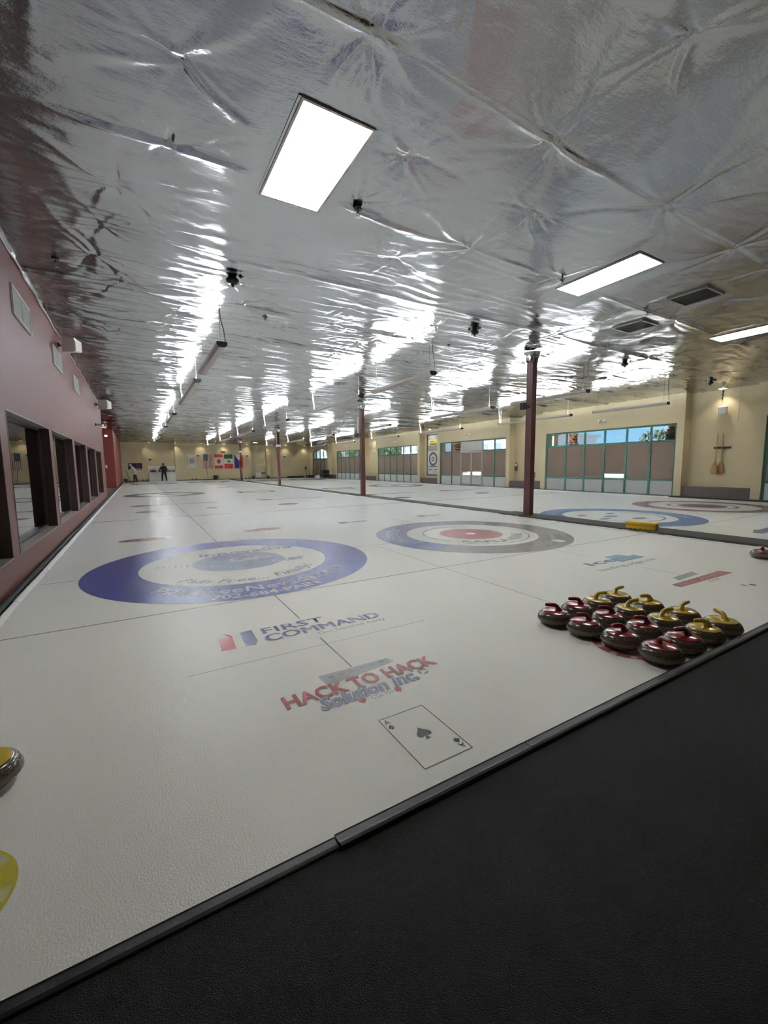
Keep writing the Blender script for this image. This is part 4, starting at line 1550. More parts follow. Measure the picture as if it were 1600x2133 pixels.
b = MB()
b.box(RB - 0.035, RB - 0.001, 0.72, 1.24, 1.81, 1.88)
tag(b.build('broom_rail', BLACK), 'black rail on the beige wall holding two brooms', 'rail')
WOOD = mat('broom_wood', (172, 132, 78), 0.6, noise=0.1)
STRAW = mat('broom_straw', (164, 128, 82), 0.9, noise=0.25, nscale=60, stretch=(8, 8, 1), bump=0.6, bscale=90)
for y, lb, tilt in ((1.10, 'straw broom on the wall rail, the one nearer the window', 0.03), (0.98, 'straw broom on the wall rail, the one nearer the black rail end', 0.0)):
    t = thing('straw_broom', lb, 'broom', (RB - (0.15 if tilt else 0.055), y, 0.9), 0, 'brooms on the rail')
    b = MB()
    b.tube([(0, tilt, 0.42), (0, 0.0, 1.47)], 0.014, 8)
    b.build('handle', WOOD, t, smooth=60)
    b = MB()
    vs, fs = [], []
    sh = [(0.02, 0.02, 0.46), (0.055, 0.035, 0.38), (0.10, 0.042, 0.25), (0.12, 0.042, 0.10), (0.115, 0.036, 0.02), (0.07, 0.02, 0.0)]
    n = 18
    for wy, wx, z in sh:
        for i in range(n):
            a = 2 * PI * i / n
            vs.append((wx * 0.9 * math.cos(a), tilt + wy * math.sin(a), z))
    for j in range(len(sh) - 1):
        for i in range(n):
            k = (i + 1) % n
            fs.append((j * n + i, j * n + k, (j + 1) * n + k, (j + 1) * n + i))
    fs += [tuple(range(n)), tuple((len(sh) - 1) * n + i for i in range(n - 1, -1, -1))]
    b.add(vs, fs)
    b.build('bristles', STRAW, t, smooth=50)
    b = MB()
    for z in (0.30, 0.38):
        b.tube([(0.05 * math.cos(a) * (0.85 if z > .35 else 0.98), tilt + (0.058 if z > .35 else 0.092) * math.sin(a), z) for a in [2 * PI * i / 16 for i in range(17)]], 0.004, 5)
    b.build('binding', WOOD, t)

t = thing('wall_speaker', 'white wall speaker above the brooms', 'speaker', (RB - 0.14, 1.0, 3.16))
b = MB()
b.bbox(-0.09, 0.05, -0.13, 0.13, -0.15, 0.15, 0.02)
b.build('cabinet', WHITE, t)
b = MB()
b.box(-0.098, -0.09, -0.10, 0.10, -0.12, 0.12)
b.build('grille', VENT_W, t)
b = MB()
b.tube([(0.05, 0, 0), (0.139, 0, 0.0)], 0.02, 8)
b.build('bracket', DARK, t)
b = MB()
b.tube([(0.05, 0.03, 0.13), (0.11, 0.06, 0.3), (0.125, 0.09, 0.45)], 0.007, 6)
b.build('cord', GREYMETAL, t)
b = MB()
vs, fs = [], []
for i in range(9):
    z = 3.93 - i * 0.045
    y = 1.09 + 0.012 * math.sin(i * 2.1)
    w_ = 0.028 * (1 - i / 16) + 0.006 * random.random()
    vs += [(RB - 0.01 - 0.03 * random.random(), y - w_, z), (RB - 0.045 - 0.02 * random.random(), y, z), (RB - 0.01 - 0.03 * random.random(), y + w_, z)]
for i in range(8):
    for q in range(2):
        fs.append((i * 3 + q, i * 3 + q + 1, i * 3 + q + 4, i * 3 + q + 3))
b.add(vs, fs)
tag(b.build('foil_strip', FOIL), 'crumpled strip of foil hanging on the wall above the white speaker', 'foil')
b = MB()
b.tube([(RB - 0.008, 0.58, 3.95), (RB - 0.008, 0.57, 3.3), (RB - 0.008, 0.6, 2.75)], 0.006, 5)
tag(b.build('wall_wire', GREYMETAL), 'thin wire down the beige wall right of the white speaker', 'wire')

for k, y in enumerate((5.33, 14.08, 22.74, 31.57)):
    t = thing('emergency_light', 'twin-head emergency light above %s teal window' % ['the nearest fully seen', 'the glazed door in the second', 'the third', 'the fourth'][k], 'emergency light', (RX, y, 3.15), 0, 'emergency lights over the windows')
    b = MB()
    b.box(-0.06, -0.001, -0.13, 0.13, -0.05, 0.01)
    b.build('case', GREYMETAL, t)
    for s_ in (-1, 1):
        b = MB()
        b.tube([(-0.03, s_ * 0.10, 0.01), (-0.05, s_ * 0.12, 0.05), (-0.11, s_ * 0.13, 0.06)], [0.015, 0.045, 0.055], 10)
        b.build('lamp_head', WHITE, t, smooth=50)
for y, z in ((14.18, 3.55), (5.5, 3.62)):
    pass
t = thing('fire_extinguisher', 'red fire extinguisher hung in the recess behind the nearest post', 'fire extinguisher', (RB - 0.10, 10.55, 0.95))
b = MB()
b.lathe([(0.06, 0.0), (0.07, 0.01), (0.07, 0.3), (0.05, 0.36), (0.025, 0.38), (0.025, 0.40)], 16)
b.build('cylinder', mat('extinguisher_body', (90, 20, 18), 0.3), t, smooth=40)
b = MB()
b.box(-0.04, 0.03, -0.02, 0.02, 0.40, 0.46)
b.build('valve', BLACK, t)
b = MB()
b.tube([(-0.02, 0.02, 0.43), (-0.06, 0.07, 0.40), (-0.05, 0.085, 0.2), (-0.04, 0.08, 0.1)], 0.013, 6)
b.build('hose', BLACK, t, smooth=60)
b = MB()
b.lathe([(0.0, 0), (0.085, 0.0), (0.085, 0.01), (0, 0.01)], 16, T=Matrix.Translation((-0.055, 0.0, 0.33)) @ Matrix.Rotation(rad(-90), 4, 'Y'))
b.build('tag', WHITE, t)

# tall poster in the third recess
t = thing('scoreboard_poster', 'tall black framed poster with yellow sign and curling rings', 'poster', (RB, 18.22, 0.58))
W2, HT = 0.86, 2.95
b = MB()
for a in ((-W2, W2, 0, 0.08), (-W2, W2, HT - 0.08, HT), (-W2, -W2 + 0.08, 0.08, HT - 0.08), (W2 - 0.08, W2, 0.08, HT - 0.08)):
    b.box(-0.04, -0.002, *a)
b.build('frame', BLACK, t)
b = MB()
b.box(-0.02, -0.002, -W2 + 0.08, W2 - 0.08, 0.08, HT - 0.08)
b.build('sheet', mat('poster_paper', (196, 194, 190), 0.6), t)


def wall_poly(name, pts, rgb, d, parent, th=0.002):
    b = MB()
    b.prism(pts, 'x', -d - th, -d)
    return b.build(name, mat(name + '_ink', rgb, 0.6), parent)


wall_poly('photo_band', [(-0.78, 1.75), (0.78, 1.75), (0.78, 2.15), (-0.78, 2.15)], (138, 136, 136), 0.020, t)
wall_poly('photo_top', [(-0.78, 2.55), (0.78, 2.55), (0.78, 2.82), (-0.78, 2.82)], (160, 160, 164), 0.020, t)
wall_poly('yellow_sign', [(-0.55, 2.16), (0.62, 2.16), (0.62, 2.52), (-0.55, 2.52)], (214, 206, 96), 0.020, t)
for z, a, c in ((2.40, 0.05, 0.45), (2.28, -0.25, 0.5), (2.20, -0.45, 0.5)):
    wall_poly('dark_stroke', [(a, z), (c, z), (c, z + 0.05), (a, z + 0.05)], (70, 66, 50), 0.0225, t)
def disc(r, n=32, cy=0.12, cz=1.18):
    return [(cy + r * math.cos(2 * PI * i / n), cz + r * math.sin(2 * PI * i / n)) for i in range(n)]
for q, (r, c) in enumerate(((0.50, (62, 62, 66)), (0.34, (190, 188, 190)), (0.17, (80, 80, 82)), (0.07, (200, 198, 196)))):
    wall_poly('target_ring', disc(r), c, 0.020 + 0.002 * q, t)
for z, a, c in ((0.60, -0.5, 0.62), (0.40, 0.2, 0.62), (0.40, -0.4, 0.0), (0.22, -0.2, -0.1), (0.22, 0.0, 0.1)):
    wall_poly('dark_stroke', [(a, z), (c, z), (c, z + 0.06), (a, z + 0.06)], (60, 60, 60), 0.0225, t)

# ================================================================== FAR WALL
def on_far(name, label, cat, x, z):
    return thing(name, label, cat, (x, FY, z))


def far_poly(name, pts, rgb, d, parent, th=0.004, m=None):
    b = MB()
    b.prism(pts, 'y', -d - th, -d)
    return b.build(name, m or mat(name + '_colour', rgb, 0.75), parent)


t = on_far('wall_picture', 'wide dark purple picture behind the person in grey', 'picture', -1.32, 1.2)
far_poly('print', [(-0.6, 0), (0.6, 0), (0.6, 0.63), (-0.6, 0.63)], (46, 26, 44), 0.002, t, 0.02)
far_poly('pale_streak', [(-0.2, 0.03), (0.56, 0.05), (0.5, 0.12), (0.0, 0.1)], (170, 160, 156), 0.0225, t)
far_poly('violet_blot', [(0.05, 0.25), (0.4, 0.2), (0.46, 0.5), (0.15, 0.52)], (86, 40, 76), 0.0225, t)

# white cabinets, splashback and bottles in the recess
t = thing('white_cabinets', 'white base cabinets with doors in the end wall recess', 'cabinet', (1.03, 42.3, 0.0))
b = MB()
b.box(-1.22, 1.22, -0.2, 0.38, 0.0, 0.86)
b.build('carcass', WHITE_P, t)
for k in range(4):
    b = MB()
    x = -1.2 + k * 0.605
    b.bbox(x, x + 0.585, -0.222, -0.2, 0.1, 0.83, 0.004)
    d = b.build('door', WHITE, t)
    b = MB()
    b.box(x + (0.5 if k % 2 == 0 else 0.06), x + (0.52 if k % 2 == 0 else 0.08), -0.24, -0.222, 0.62, 0.74)
    b.build('handle', DARK, d)
b = MB()
b.box(-1.23, 1.23, -0.24, 0.385, 0.86, 0.91)
b.build('worktop', WHITE_P, t)
b = MB()
b.box(-0.19, 2.25, 42.66, 42.695, 0.911, 1.52)
tag(b.build('splashback', WHITE_P), 'white splashback panel behind the counter with bottles', 'panel')
t = thing('tap', 'tall curved tap on the white counter beside the person in black', 'tap', (0.75, 42.5, 0.912))
b = MB()
b.lathe([(0.0, 0), (0.04, 0.0), (0.03, 0.03), (0.0, 0.03)], 12)
b.build('base', CHROME, t, smooth=50)
b = MB()
b.tube([(0, 0, 0.02), (0, 0, 0.34), (0.04, -0.1, 0.41), (0.14, -0.15, 0.39), (0.18, -0.18, 0.31)], 0.02, 8)
b.build('spout', CHROME, t, smooth=60)
bp_ = None
spots = [(-0.02, 0.30), (0.07, 0.24), (0.15, 0.30), (0.22, 0.22), (0.30, 0.34), (0.38, 0.26), (0.46, 0.2)]
spots2 = [(0.72, 0.2), (0.80, 0.3), (0.9, 0.22)]
spots3 = [(1.55, 0.2), (1.66, 0.3), (1.78, 0.18), (1.92, 0.3), (2.03, 0.2), (2.14, 0.22)]
for grp, lb, sp in (('bottles left on the white counter', 'small dark bottle in the cluster at the left end of the white counter', spots), ('bottles mid counter', 'small dark bottle beside the tap on the white counter', spots2),
                    ('bottles right on the white counter', 'small dark bottle at the right end of the white counter', spots3)):
    for (x, h) in sp:
        if bp_ is None:
            bp_ = thing('bottle', lb, 'bottle')
            b = MB()
            b.lathe([(0.0, 0.0), (0.035, 0.0), (0.038, 0.02), (0.038, 0.65), (0.014, 0.85), (0.014, 1.0), (0.0, 1.0)], 12)
            b.build('body', mat('dark_bottle', (42, 38, 40), 0.3), bp_, smooth=40)
            b = MB()
            b.lathe([(0.0, 0.95), (0.018, 0.95), (0.018, 1.04), (0.0, 1.04)], 10)
            b.build('cap', DARK, bp_)
            o = bp_
        else:
            o = dup(bp_, lb)
        o.location = (x, 42.32 + random.uniform(-0.1, 0.1), 0.912)
        o.scale = (1, 1, h)
        o['group'] = grp

# banners and flags
def cloth(name, w_, h_, cells, mats, parent, seed=0, d=0.02):
    """hanging cloth with soft folds; cells(u,v)->material index"""
    nx, nz = 26, 39
    vs, fs, mi = [], [], []
    for j in range(nz + 1):
        for i in range(nx + 1):
            u, v = i / nx, j / nz
            vs.append((-w_ / 2 + u * w_, -d - 0.012 * (1 + math.sin(u * 17 + seed + v * 2)) * (0.3 + 0.7 * (1 - v)), v * h_))
    for j in range(nz):
        for i in range(nx):
            k = j * (nx + 1) + i
            fs.append((k, k + 1, k + nx + 2, k + nx + 1))
            mi.append(cells((i + 0.5) / nx, (j + 0.5) / nz))
    b = MB()
    b.v, b.f, b.m = vs, fs, mi
    return b.build(name, mats, parent, smooth=60)


FR, FW, FB, FG, FRD = mat('flag_red', (176, 30, 40), 0.8), mat('flag_white', (206, 200, 190), 0.8), mat('flag_navy', (62, 66, 84), 0.8), mat('flag_green', (28, 88, 54), 0.8), mat('flag_red_stripe', (130, 40, 50), 0.8)
FBL = mat('flag_blue', (40, 44, 130), 0.8)
t = on_far('curling_banner', 'white banner with dark ring emblem left of the flags', 'banner', 3.80, 1.30)
cloth('cloth', 0.88, 1.46, lambda u, v: 0, [FW], t, 1)
def fdisc(r, cx=0.0, cz=0.73, n=24, sx=1.0):
    return [(cx + sx * r * math.cos(2 * PI * i / n), cz + r * math.sin(2 * PI * i / n)) for i in range(n)]
for q, (r, c) in enumerate(((0.27, (92, 92, 106)), (0.21, (200, 196, 190)), (0.15, (100, 100, 112)), (0.08, (190, 186, 184)), (0.045, (70, 70, 80)))):
    far_poly('emblem_ring', fdisc(r), c, 0.048 + 0.003 * q, t, 0.002)
for x, z0, z1 in ((-0.36, 0.25, 1.2), (0.33, 0.35, 1.15)):
    far_poly('side_lettering', [(x - 0.025, z0), (x + 0.025, z0), (x + 0.025, z1), (x - 0.025, z1)], (120, 116, 122), 0.048, t, 0.002)
t = on_far('national_flag', 'flag hung vertically with stripes and navy canton', 'flag', 5.40, 1.22)
def us(u, v):
    if u < 0.52 and v > 0.54:
        return 0
    return 1 if int(u * 13) % 2 == 0 else 2
cloth('cloth', 0.88, 1.52, us, [FB, FRD, FW], t, 2)
for i in range(4):
    for j in range(5):
        far_poly('star', fdisc(0.018, -0.38 + 0.11 * i, 0.90 + 0.13 * j, 5), (150, 150, 156), 0.047, t, 0.002, FW)
t = on_far('national_flag', 'flag hung vertically, red ends and sideways red maple leaf', 'flag', 6.49, 1.22)
cloth('cloth', 0.84, 1.50, lambda u, v: 0 if v < 0.21 or v > 0.79 else 1, [FR, FW], t, 3)
leaf = [(0, 0.5), (0.08, 0.33), (0.2, 0.38), (0.16, 0.1), (0.32, 0.24), (0.36, 0.14), (0.5, 0.16), (0.44, 0.02), (0.5, -0.04), (0.24, -0.22), (0.28, -0.32), (0.03, -0.28), (0.03, -0.5)]
leaf = leaf + [(-x, y_) for x, y_ in reversed(leaf[1:])]
far_poly('maple_leaf', [(0.02 - y_ * 0.52, 0.75 + x * 0.52) for x, y_ in leaf], (176, 30, 40), 0.048, t, 0.002, FR)
t = on_far('national_flag', 'flag hung vertically in green, white and red with small emblem', 'flag', 7.50, 1.20)
cloth('cloth', 0.88, 1.52, lambda u, v: 0 if v < 0.34 else (1 if v < 0.68 else 2), [FR, FW, FG], t, 4)
far_poly('emblem', fdisc(0.13, 0.03, 0.77, 12, 1.1), (104, 100, 84), 0.048, t, 0.002)
far_poly('emblem_wing', fdisc(0.07, 0.13, 0.72, 9, 1.2), (58, 52, 46), 0.051, t, 0.002)
t = on_far('national_flag', 'flag hung vertically in blue and red with white triangle on top', 'flag', 8.58, 1.20)
def ph(u, v):
    if v > 1 - 0.46 * (1 - abs(u - 0.5) * 2):
        return 0
    return 1 if u < 0.5 else 2
cloth('cloth', 0.90, 1.54, ph, [FW, FBL, FR], t, 5)
far_poly('gold_sun', fdisc(0.09, 0.02, 1.33, 16), (206, 180, 80), 0.048, t, 0.002)
t = on_far('red_plaque', 'small red lettered plaque above the flags', 'sign', 6.98, 2.90)
far_poly('plate', [(-0.22, 0), (0.22, 0), (0.22, 0.17), (-0.22, 0.17)], (150, 40, 40), 0.002, t, 0.02)
for k in range(4):
    far_poly('dark_stroke', [(-0.18 + 0.095 * k, 0.04), (-0.12 + 0.095 * k, 0.04), (-0.12 + 0.095 * k, 0.13), (-0.18 + 0.095 * k, 0.13)], (84, 20, 22), 0.0225, t)

for x, z, lb, dy in ((0.02, 2.22, 'black wall sconce in the white cabinet recess', 0.4), (4.46, 2.62, 'black wall sconce beside the white banner', 0), (9.46, 2.60, 'black wall sconce right of the flags', 0), (13.75, 2.56, 'black wall sconce on the plain stretch of end wall', 0)):
    t = thing('wall_sconce', lb, 'wall sconce', (x, FY + dy, z), 0, 'sconces on the end wall')
    b = MB()
    b.lathe([(0.03, -0.14), (0.09, -0.08), (0.12, 0.0), (0.12, 0.02)], 14, (0, -0.13, 0))
    b.build('bowl', BLACK, t, smooth=50)
    b = MB()
    b.lathe([(0.115, 0.02), (0.10, 0.07), (0.05, 0.10), (0.0, 0.11)], 14, (0, -0.13, 0))
    b.build('shade', WHITE, t, smooth=50)
    b = MB()
    b.box(-0.04, 0.04, -0.13, -0.002, -0.05, 0.0)
    b.build('bracket', DARK, t)

t = thing('flag_stand', 'thin pole on a flat dark base in front of the striped flag', 'stand', (5.25, 41.75, 0.0))
b = MB()
b.bbox(-0.42, 0.42, -0.12, 0.12, 0.0, 0.09, 0.02)
b.build('base', BLACK, t)
b = MB()
b.tube([(0.02, 0, 0.09), (-0.1, 0, 1.35)], 0.02, 8)
b.build('pole', DARK, t, smooth=60)
t = thing('waste_bin', 'black tapered waste bin below the flags', 'bin', (6.05, 41.8, 0.0))
b = MB()
b.lathe([(0.0, 0.02), (0.19, 0.0), (0.25, 0.44), (0.27, 0.46), (0.25, 0.47), (0.22, 0.43), (0.17, 0.06), (0.0, 0.06)], 20)
b.build('body', BLACK, t, smooth=40)
b = MB()
b.lathe([(0.25, 0.41), (0.285, 0.42), (0.285, 0.48), (0.25, 0.47)], 20)
b.build('rim', DARK, t, smooth=40)
for x, lb in ((-0.55, 'small black curling hack left of the white cabinets'), (3.9, 'small black curling hack below the white banner'), (9.35, 'small black curling hack past the farthest post')):
    t = thing('curling_hack', lb, 'hack', (x, 41.9, 0.0), 0, 'hacks along the end wall')
    for s_ in (-1, 1):
        b = MB()
        T = Matrix.Translation((s_ * 0.1, 0, 0.03)) @ Matrix.Rotation(rad(35 * s_), 4, 'Y')
        b.box(-0.03, 0.03, -0.1, 0.1, 0.0, 0.2, T=T)
        b.build('foot_pad', BLACK, t)
    b = MB()
    b.box(-0.18, 0.18, -0.11, 0.11, 0, 0.035)
    b.build('base', DARK, t)

# rack with white frames in the second recess
t = thing('wire_rack', 'pale metal rack with hung white frames in the end wall recess', 'rack', (10.82, 42.05, 0.0))
b = MB()
for x in (-0.58, 0.58):
    b.tube([(x, 0, 0.0), (x, 0, 1.66)], 0.022, 8)
    b.tube([(x, -0.16, 0.02), (x, 0.16, 0.02)], 0.022, 8)
for z in (0.55, 0.75, 1.45, 1.62):
    b.tube([(-0.6, 0, z), (0.6, 0, z)], 0.022, 8)
b.build('frame', GREYMETAL, t, smooth=60)
for x in (-0.35, -0.1, 0.2):
    b = MB()
    b.tube([(x, -0.03, 1.62), (x - 0.08, -0.03, 1.1), (x + 0.08, -0.03, 0.8)], 0.02, 6)
    b.tube([(x, -0.03, 1.62), (x + 0.1, -0.03, 1.1), (x - 0.06, -0.03, 0.8)], 0.02, 6)
    b.build('hung_frame', WHITE, t, smooth=60)
b = MB()
b.box(-0.5, 0.12, -0.05, -0.01, 0.2, 0.7)
b.build('white_panel', WHITE_P, t)
b = MB()
b.bbox(0.12, 0.55, -0.16, -0.03, 0.56, 0.7, 0.02)
b.build('dark_bag', BLACK, t)
for x, lb in ((10.0, 'small dark bucket at the left foot of the rack'), (11.62, 'small black bucket at the right foot of the rack')):
    t = thing('bucket', lb, 'bucket', (x, 41.75, 0))
    b = MB()
    b.lathe([(0.0, 0.01), (0.12, 0.0), (0.16, 0.30), (0.14, 0.30), (0.10, 0.03), (0.0, 0.03)], 16)
    b.build('pail', BLACK, t, smooth=40)
    b = MB()
    b.tube([(-0.155, 0, 0.29), (-0.12, 0, 0.38), (0, 0, 0.42), (0.12, 0, 0.38), (0.155, 0, 0.29)], 0.008, 6)
    b.build('handle', DARK, t, smooth=60)
t = thing('rolled_mat', 'long black rolled mat lying along the end wall', 'mat', (14.85, 41.75, 0))
b = MB()
b.prism([(-0.14, 0.0), (0.14, 0.0), (0.16, 0.10), (0.10, 0.20), (0.0, 0.225), (-0.10, 0.20), (-0.16, 0.10)], 'x', -0.95, 0.95)
b.build('roll', BLACK, t, smooth=50)
b = MB()
b.box(-1.05, 1.0, -0.3, -0.13, 0.0, 0.03)
b.build('flap', BLACK, t)
t = thing('service_cart', 'dark shelved cart loaded with gear by the arched window', 'cart', (16.12, 35.9, 0))
b = MB()
for x in (-0.3, 0.3):
    for y in (-0.45, 0.45):
        b.box(x - 0.025, x + 0.025, y - 0.025, y + 0.025, 0.08, 0.95)
b.build('frame', BLACK, t)
for z in (0.16, 0.55, 0.9):
    b = MB()
    b.box(-0.33, 0.33, -0.5, 0.5, z, z + 0.04)
    b.build('shelf', DARK, t)
for x in (-0.3, 0.3):
    for y in (-0.45, 0.45):
        b = MB()
        b.lathe([(0.0, -0.02), (0.05, -0.02), (0.05, 0.02), (0.0, 0.02)], 12, T=Matrix.Translation((x, y, 0.05)) @ Matrix.Rotation(rad(90), 4, 'X'))
        b.build('caster', DARK, t)
b = MB()
b.box(-0.3, 0.28, -0.42, 0.1, 0.59, 0.88)
b.box(-0.28, 0.28, -0.45, 0.4, 0.20, 0.5)
b.build('packed_gear', BLACK, t)
t = thing('white_bag', 'pale grey bag slumped on the floor in front of the arched window', 'bag', (16.0, 37.6, 0))
b = MB()
b.lathe([(0.0, 0.0), (0.26, 0.01), (0.3, 0.12), (0.22, 0.28), (0.08, 0.34), (0.05, 0.40), (0.0, 0.40)], 16)
b.build('sack', WHITE_P, t, smooth=60)
b = MB()
b.lathe([(0.045, 0.335), (0.065, 0.345), (0.045, 0.355)], 12)
b.build('tie', DARK, t)
t = thing('metal_chair', 'thin framed chair in front of the arched window', 'chair', (16.1, 38.6, 0))
b = MB()
for x in (-0.22, 0.22):
    b.tube([(x, 0.22, 0), (x, 0.2, 0.45), (x, 0.24, 0.9)], 0.014, 6)
b.tube([(-0.22, 0.24, 0.9), (0.22, 0.24, 0.9)], 0.014, 6)
b.build('back_frame', DARK, t, smooth=60)
for x in (-0.22, 0.22):
    b = MB()
    b.tube([(x, -0.22, 0), (x, -0.2, 0.45)], 0.014, 6)
    b.build('leg', DARK, t, smooth=60)
b = MB()
b.bbox(-0.24, 0.24, -0.24, 0.24, 0.44, 0.48, 0.015)
b.build('seat', DARK, t)
t = thing('floor_blower', 'low black machine on the floor near the arched window', 'machine', (15.9, 39.9, 0))
b = MB()
b.bbox(-0.3, 0.3, -0.5, 0.5, 0.05, 0.35, 0.05)
b.build('body', BLACK, t)
b = MB()
b.tube([(-0.2, 0.4, 0.3), (-0.2, 0.6, 0.8), (0.2, 0.6, 0.8), (0.2, 0.4, 0.3)], 0.02, 6)
b.build('handle', DARK, t, smooth=60)
b = MB()
for x in (-0.25, 0.25):
    b.lathe([(0, -0.03), (0.08, -0.03), (0.08, 0.03), (0, 0.03)], 12, T=Matrix.Translation((x, -0.3, 0.08)) @ Matrix.Rotation(rad(90), 4, 'Y'))
    b.lathe([(0, -0.03), (0.08, -0.03), (0.08, 0.03), (0, 0.03)], 12, T=Matrix.Translation((x, 0.3, 0.08)) @ Matrix.Rotation(rad(90), 4, 'Y'))
b.build('wheel_set', DARK, t)
t = thing('wall_phone', 'small dark wall phone beside the arched window corner', 'phone', (16.3, FY, 1.0))
far_poly('base', [(-0.09, 0), (0.09, 0), (0.09, 0.28), (-0.09, 0.28)], (50, 46, 44), 0.002, t, 0.05)
b = MB()
b.tube([(-0.04, -0.07, 0.02), (-0.04, -0.09, 0.14), (-0.04, -0.07, 0.27)], 0.025, 8)
b.build('handset', BLACK, t, smooth=60)


# ================================================================== PEOPLE
def body(name, pts, edges, root, parent, colour_of, mats):
    """one continuous skinned figure"""
    names = list(pts)
    me = bpy.data.meshes.new(name)
    me.from_pydata([pts[n][0] for n in names], [(names.index(a), names.index(c)) for a, c in edges], [])
    o = bpy.data.objects.new(name, me)
    COL.objects.link(o)
    sk = o.modifiers.new('skin', 'SKIN')
    sk.use_smooth_shade = True
    for i, n in enumerate(names):
        v = me.skin_vertices[0].data[i]
        r = pts[n][1]
        v.radius = r if isinstance(r, tuple) else (r, r)
        v.use_root = (n == root)
    sb = o.modifiers.new('sub', 'SUBSURF')
    sb.levels = sb.render_levels = 2
    dg = bpy.context.evaluated_depsgraph_get()
    dg.update()
    m2 = bpy.data.meshes.new_from_object(o.evaluated_get(dg))
    bpy.data.objects.remove(o)
    for m in mats:
        m2.materials.append(m)
    for p in m2.polygons:
        p.material_index = colour_of(p.center)
        p.use_smooth = True
    m2.name = name
    r = bpy.data.objects.new(name, m2)
    COL.objects.link(r)
    r.parent = parent
    return r


SKIN = mat('skin', (176, 128, 104), 0.6)
HAIR = mat('hair_dark', (30, 24, 22), 0.8)
HOOD = mat('black_hoodie', (26, 26, 30), 0.9)
PANTS = mat('charcoal_trousers', (52, 54, 58), 0.9)
JACKET = mat('light_grey_jacket', (176, 178, 174), 0.9)
PANTS2 = mat('black_trousers', (28, 28, 32), 0.9)
SHOE = mat('dark_shoes', (30, 28, 28), 0.7)


def hand_pts(pre, w_, d, side, pts, edges, wrist):
    """palm with four fingers and a thumb, curled a little"""
    w_ = Vector(w_)
    d = Vector(d).normalized()
    up = Vector((0, 0, 1)) if abs(d.z) < 0.8 else Vector((0, 1, 0))
    s_ = d.cross(up).normalized() * side
    palm = w_ + d * 0.07
    pts[pre + 'palm'] = (tuple(palm), (0.026, 0.034))
    edges.append((wrist, pre + 'palm'))
    for k, (o, l) in enumerate(((-0.03, 0.07), (-0.01, 0.08), (0.011, 0.075), (0.03, 0.06))):
        a = palm + s_ * o + d * 0.035
        c = a + d * l * 0.8 - up * 0.02
        pts[pre + 'f%da' % k] = (tuple(a), 0.010)
        pts[pre + 'f%db' % k] = (tuple(c), 0.008)
        edges += [(pre + 'palm', pre + 'f%da' % k), (pre + 'f%da' % k, pre + 'f%db' % k)]
    a = palm - s_ * 0.045 + d * 0.0
    pts[pre + 't'] = (tuple(a + d * 0.02 - s_ * 0.01), 0.010)
    edges.append((pre + 'palm', pre + 't'))


# person at the cabinets, back turned
t = thing('person', 'person in black hoodie and dark trousers facing the white cabinets', 'person', (1.12, 41.5, 0.0), rad(4))
pts = {'pelvis': ((0, 0, 0.96), (0.19, 0.15)), 'waist': ((0, 0.0, 1.12), (0.21, 0.15)), 'chest': ((0, 0.02, 1.34), (0.235, 0.15)), 'neck0': ((0, 0.03, 1.50), (0.12, 0.10)), 'neck': ((0, 0.05, 1.57), 0.065),
       'head': ((0, 0.07, 1.69), (0.092, 0.108)), 'crown': ((0, 0.07, 1.775), 0.075),
       'hipL': ((-0.11, 0, 0.86), 0.125), 'kneeL': ((-0.16, 0.03, 0.49), 0.088), 'ankL': ((-0.19, -0.02, 0.10), 0.066), 'toeL': ((-0.21, 0.15, 0.045), 0.046),
       'hipR': ((0.11, 0, 0.86), 0.125), 'kneeR': ((0.17, 0.02, 0.49), 0.088), 'ankR': ((0.21, -0.04, 0.10), 0.066), 'toeR': ((0.25, 0.12, 0.045), 0.046),
       'shL': ((-0.21, 0.03, 1.42), 0.098), 'elL': ((-0.31, 0.06, 1.18), 0.072), 'wrL': ((-0.28, 0.30, 1.20), 0.046),
       'shR': ((0.21, 0.03, 1.42), 0.098), 'elR': ((0.29, -0.03, 1.15), 0.072), 'wrR': ((0.30, 0.14, 0.96), 0.046)}
edges = [('pelvis', 'waist'), ('waist', 'chest'), ('chest', 'neck0'), ('neck0', 'neck'), ('neck', 'head'), ('head', 'crown'), ('pelvis', 'hipL'), ('hipL', 'kneeL'), ('kneeL', 'ankL'), ('ankL', 'toeL'),
         ('pelvis', 'hipR'), ('hipR', 'kneeR'), ('kneeR', 'ankR'), ('ankR', 'toeR'), ('chest', 'shL'), ('shL', 'elL'), ('elL', 'wrL'), ('chest', 'shR'), ('shR', 'elR'), ('elR', 'wrR')]
hand_pts('L', (-0.28, 0.30, 1.20), (0.1, 0.9, 0.1), 1, pts, edges, 'wrL')
hand_pts('R', (0.30, 0.14, 0.96), (-0.05, 0.6, -0.6), -1, pts, edges, 'wrR')


def col_man(c):
    if c.z > 1.56 or (c.y > 0.33 and c.z > 1.05) or (c.y > 0.17 and c.z > 0.75 and c.x > 0.24):
        return 0
    if c.z > 0.90:
        return 1
    return 2 if c.z > 0.085 else 3


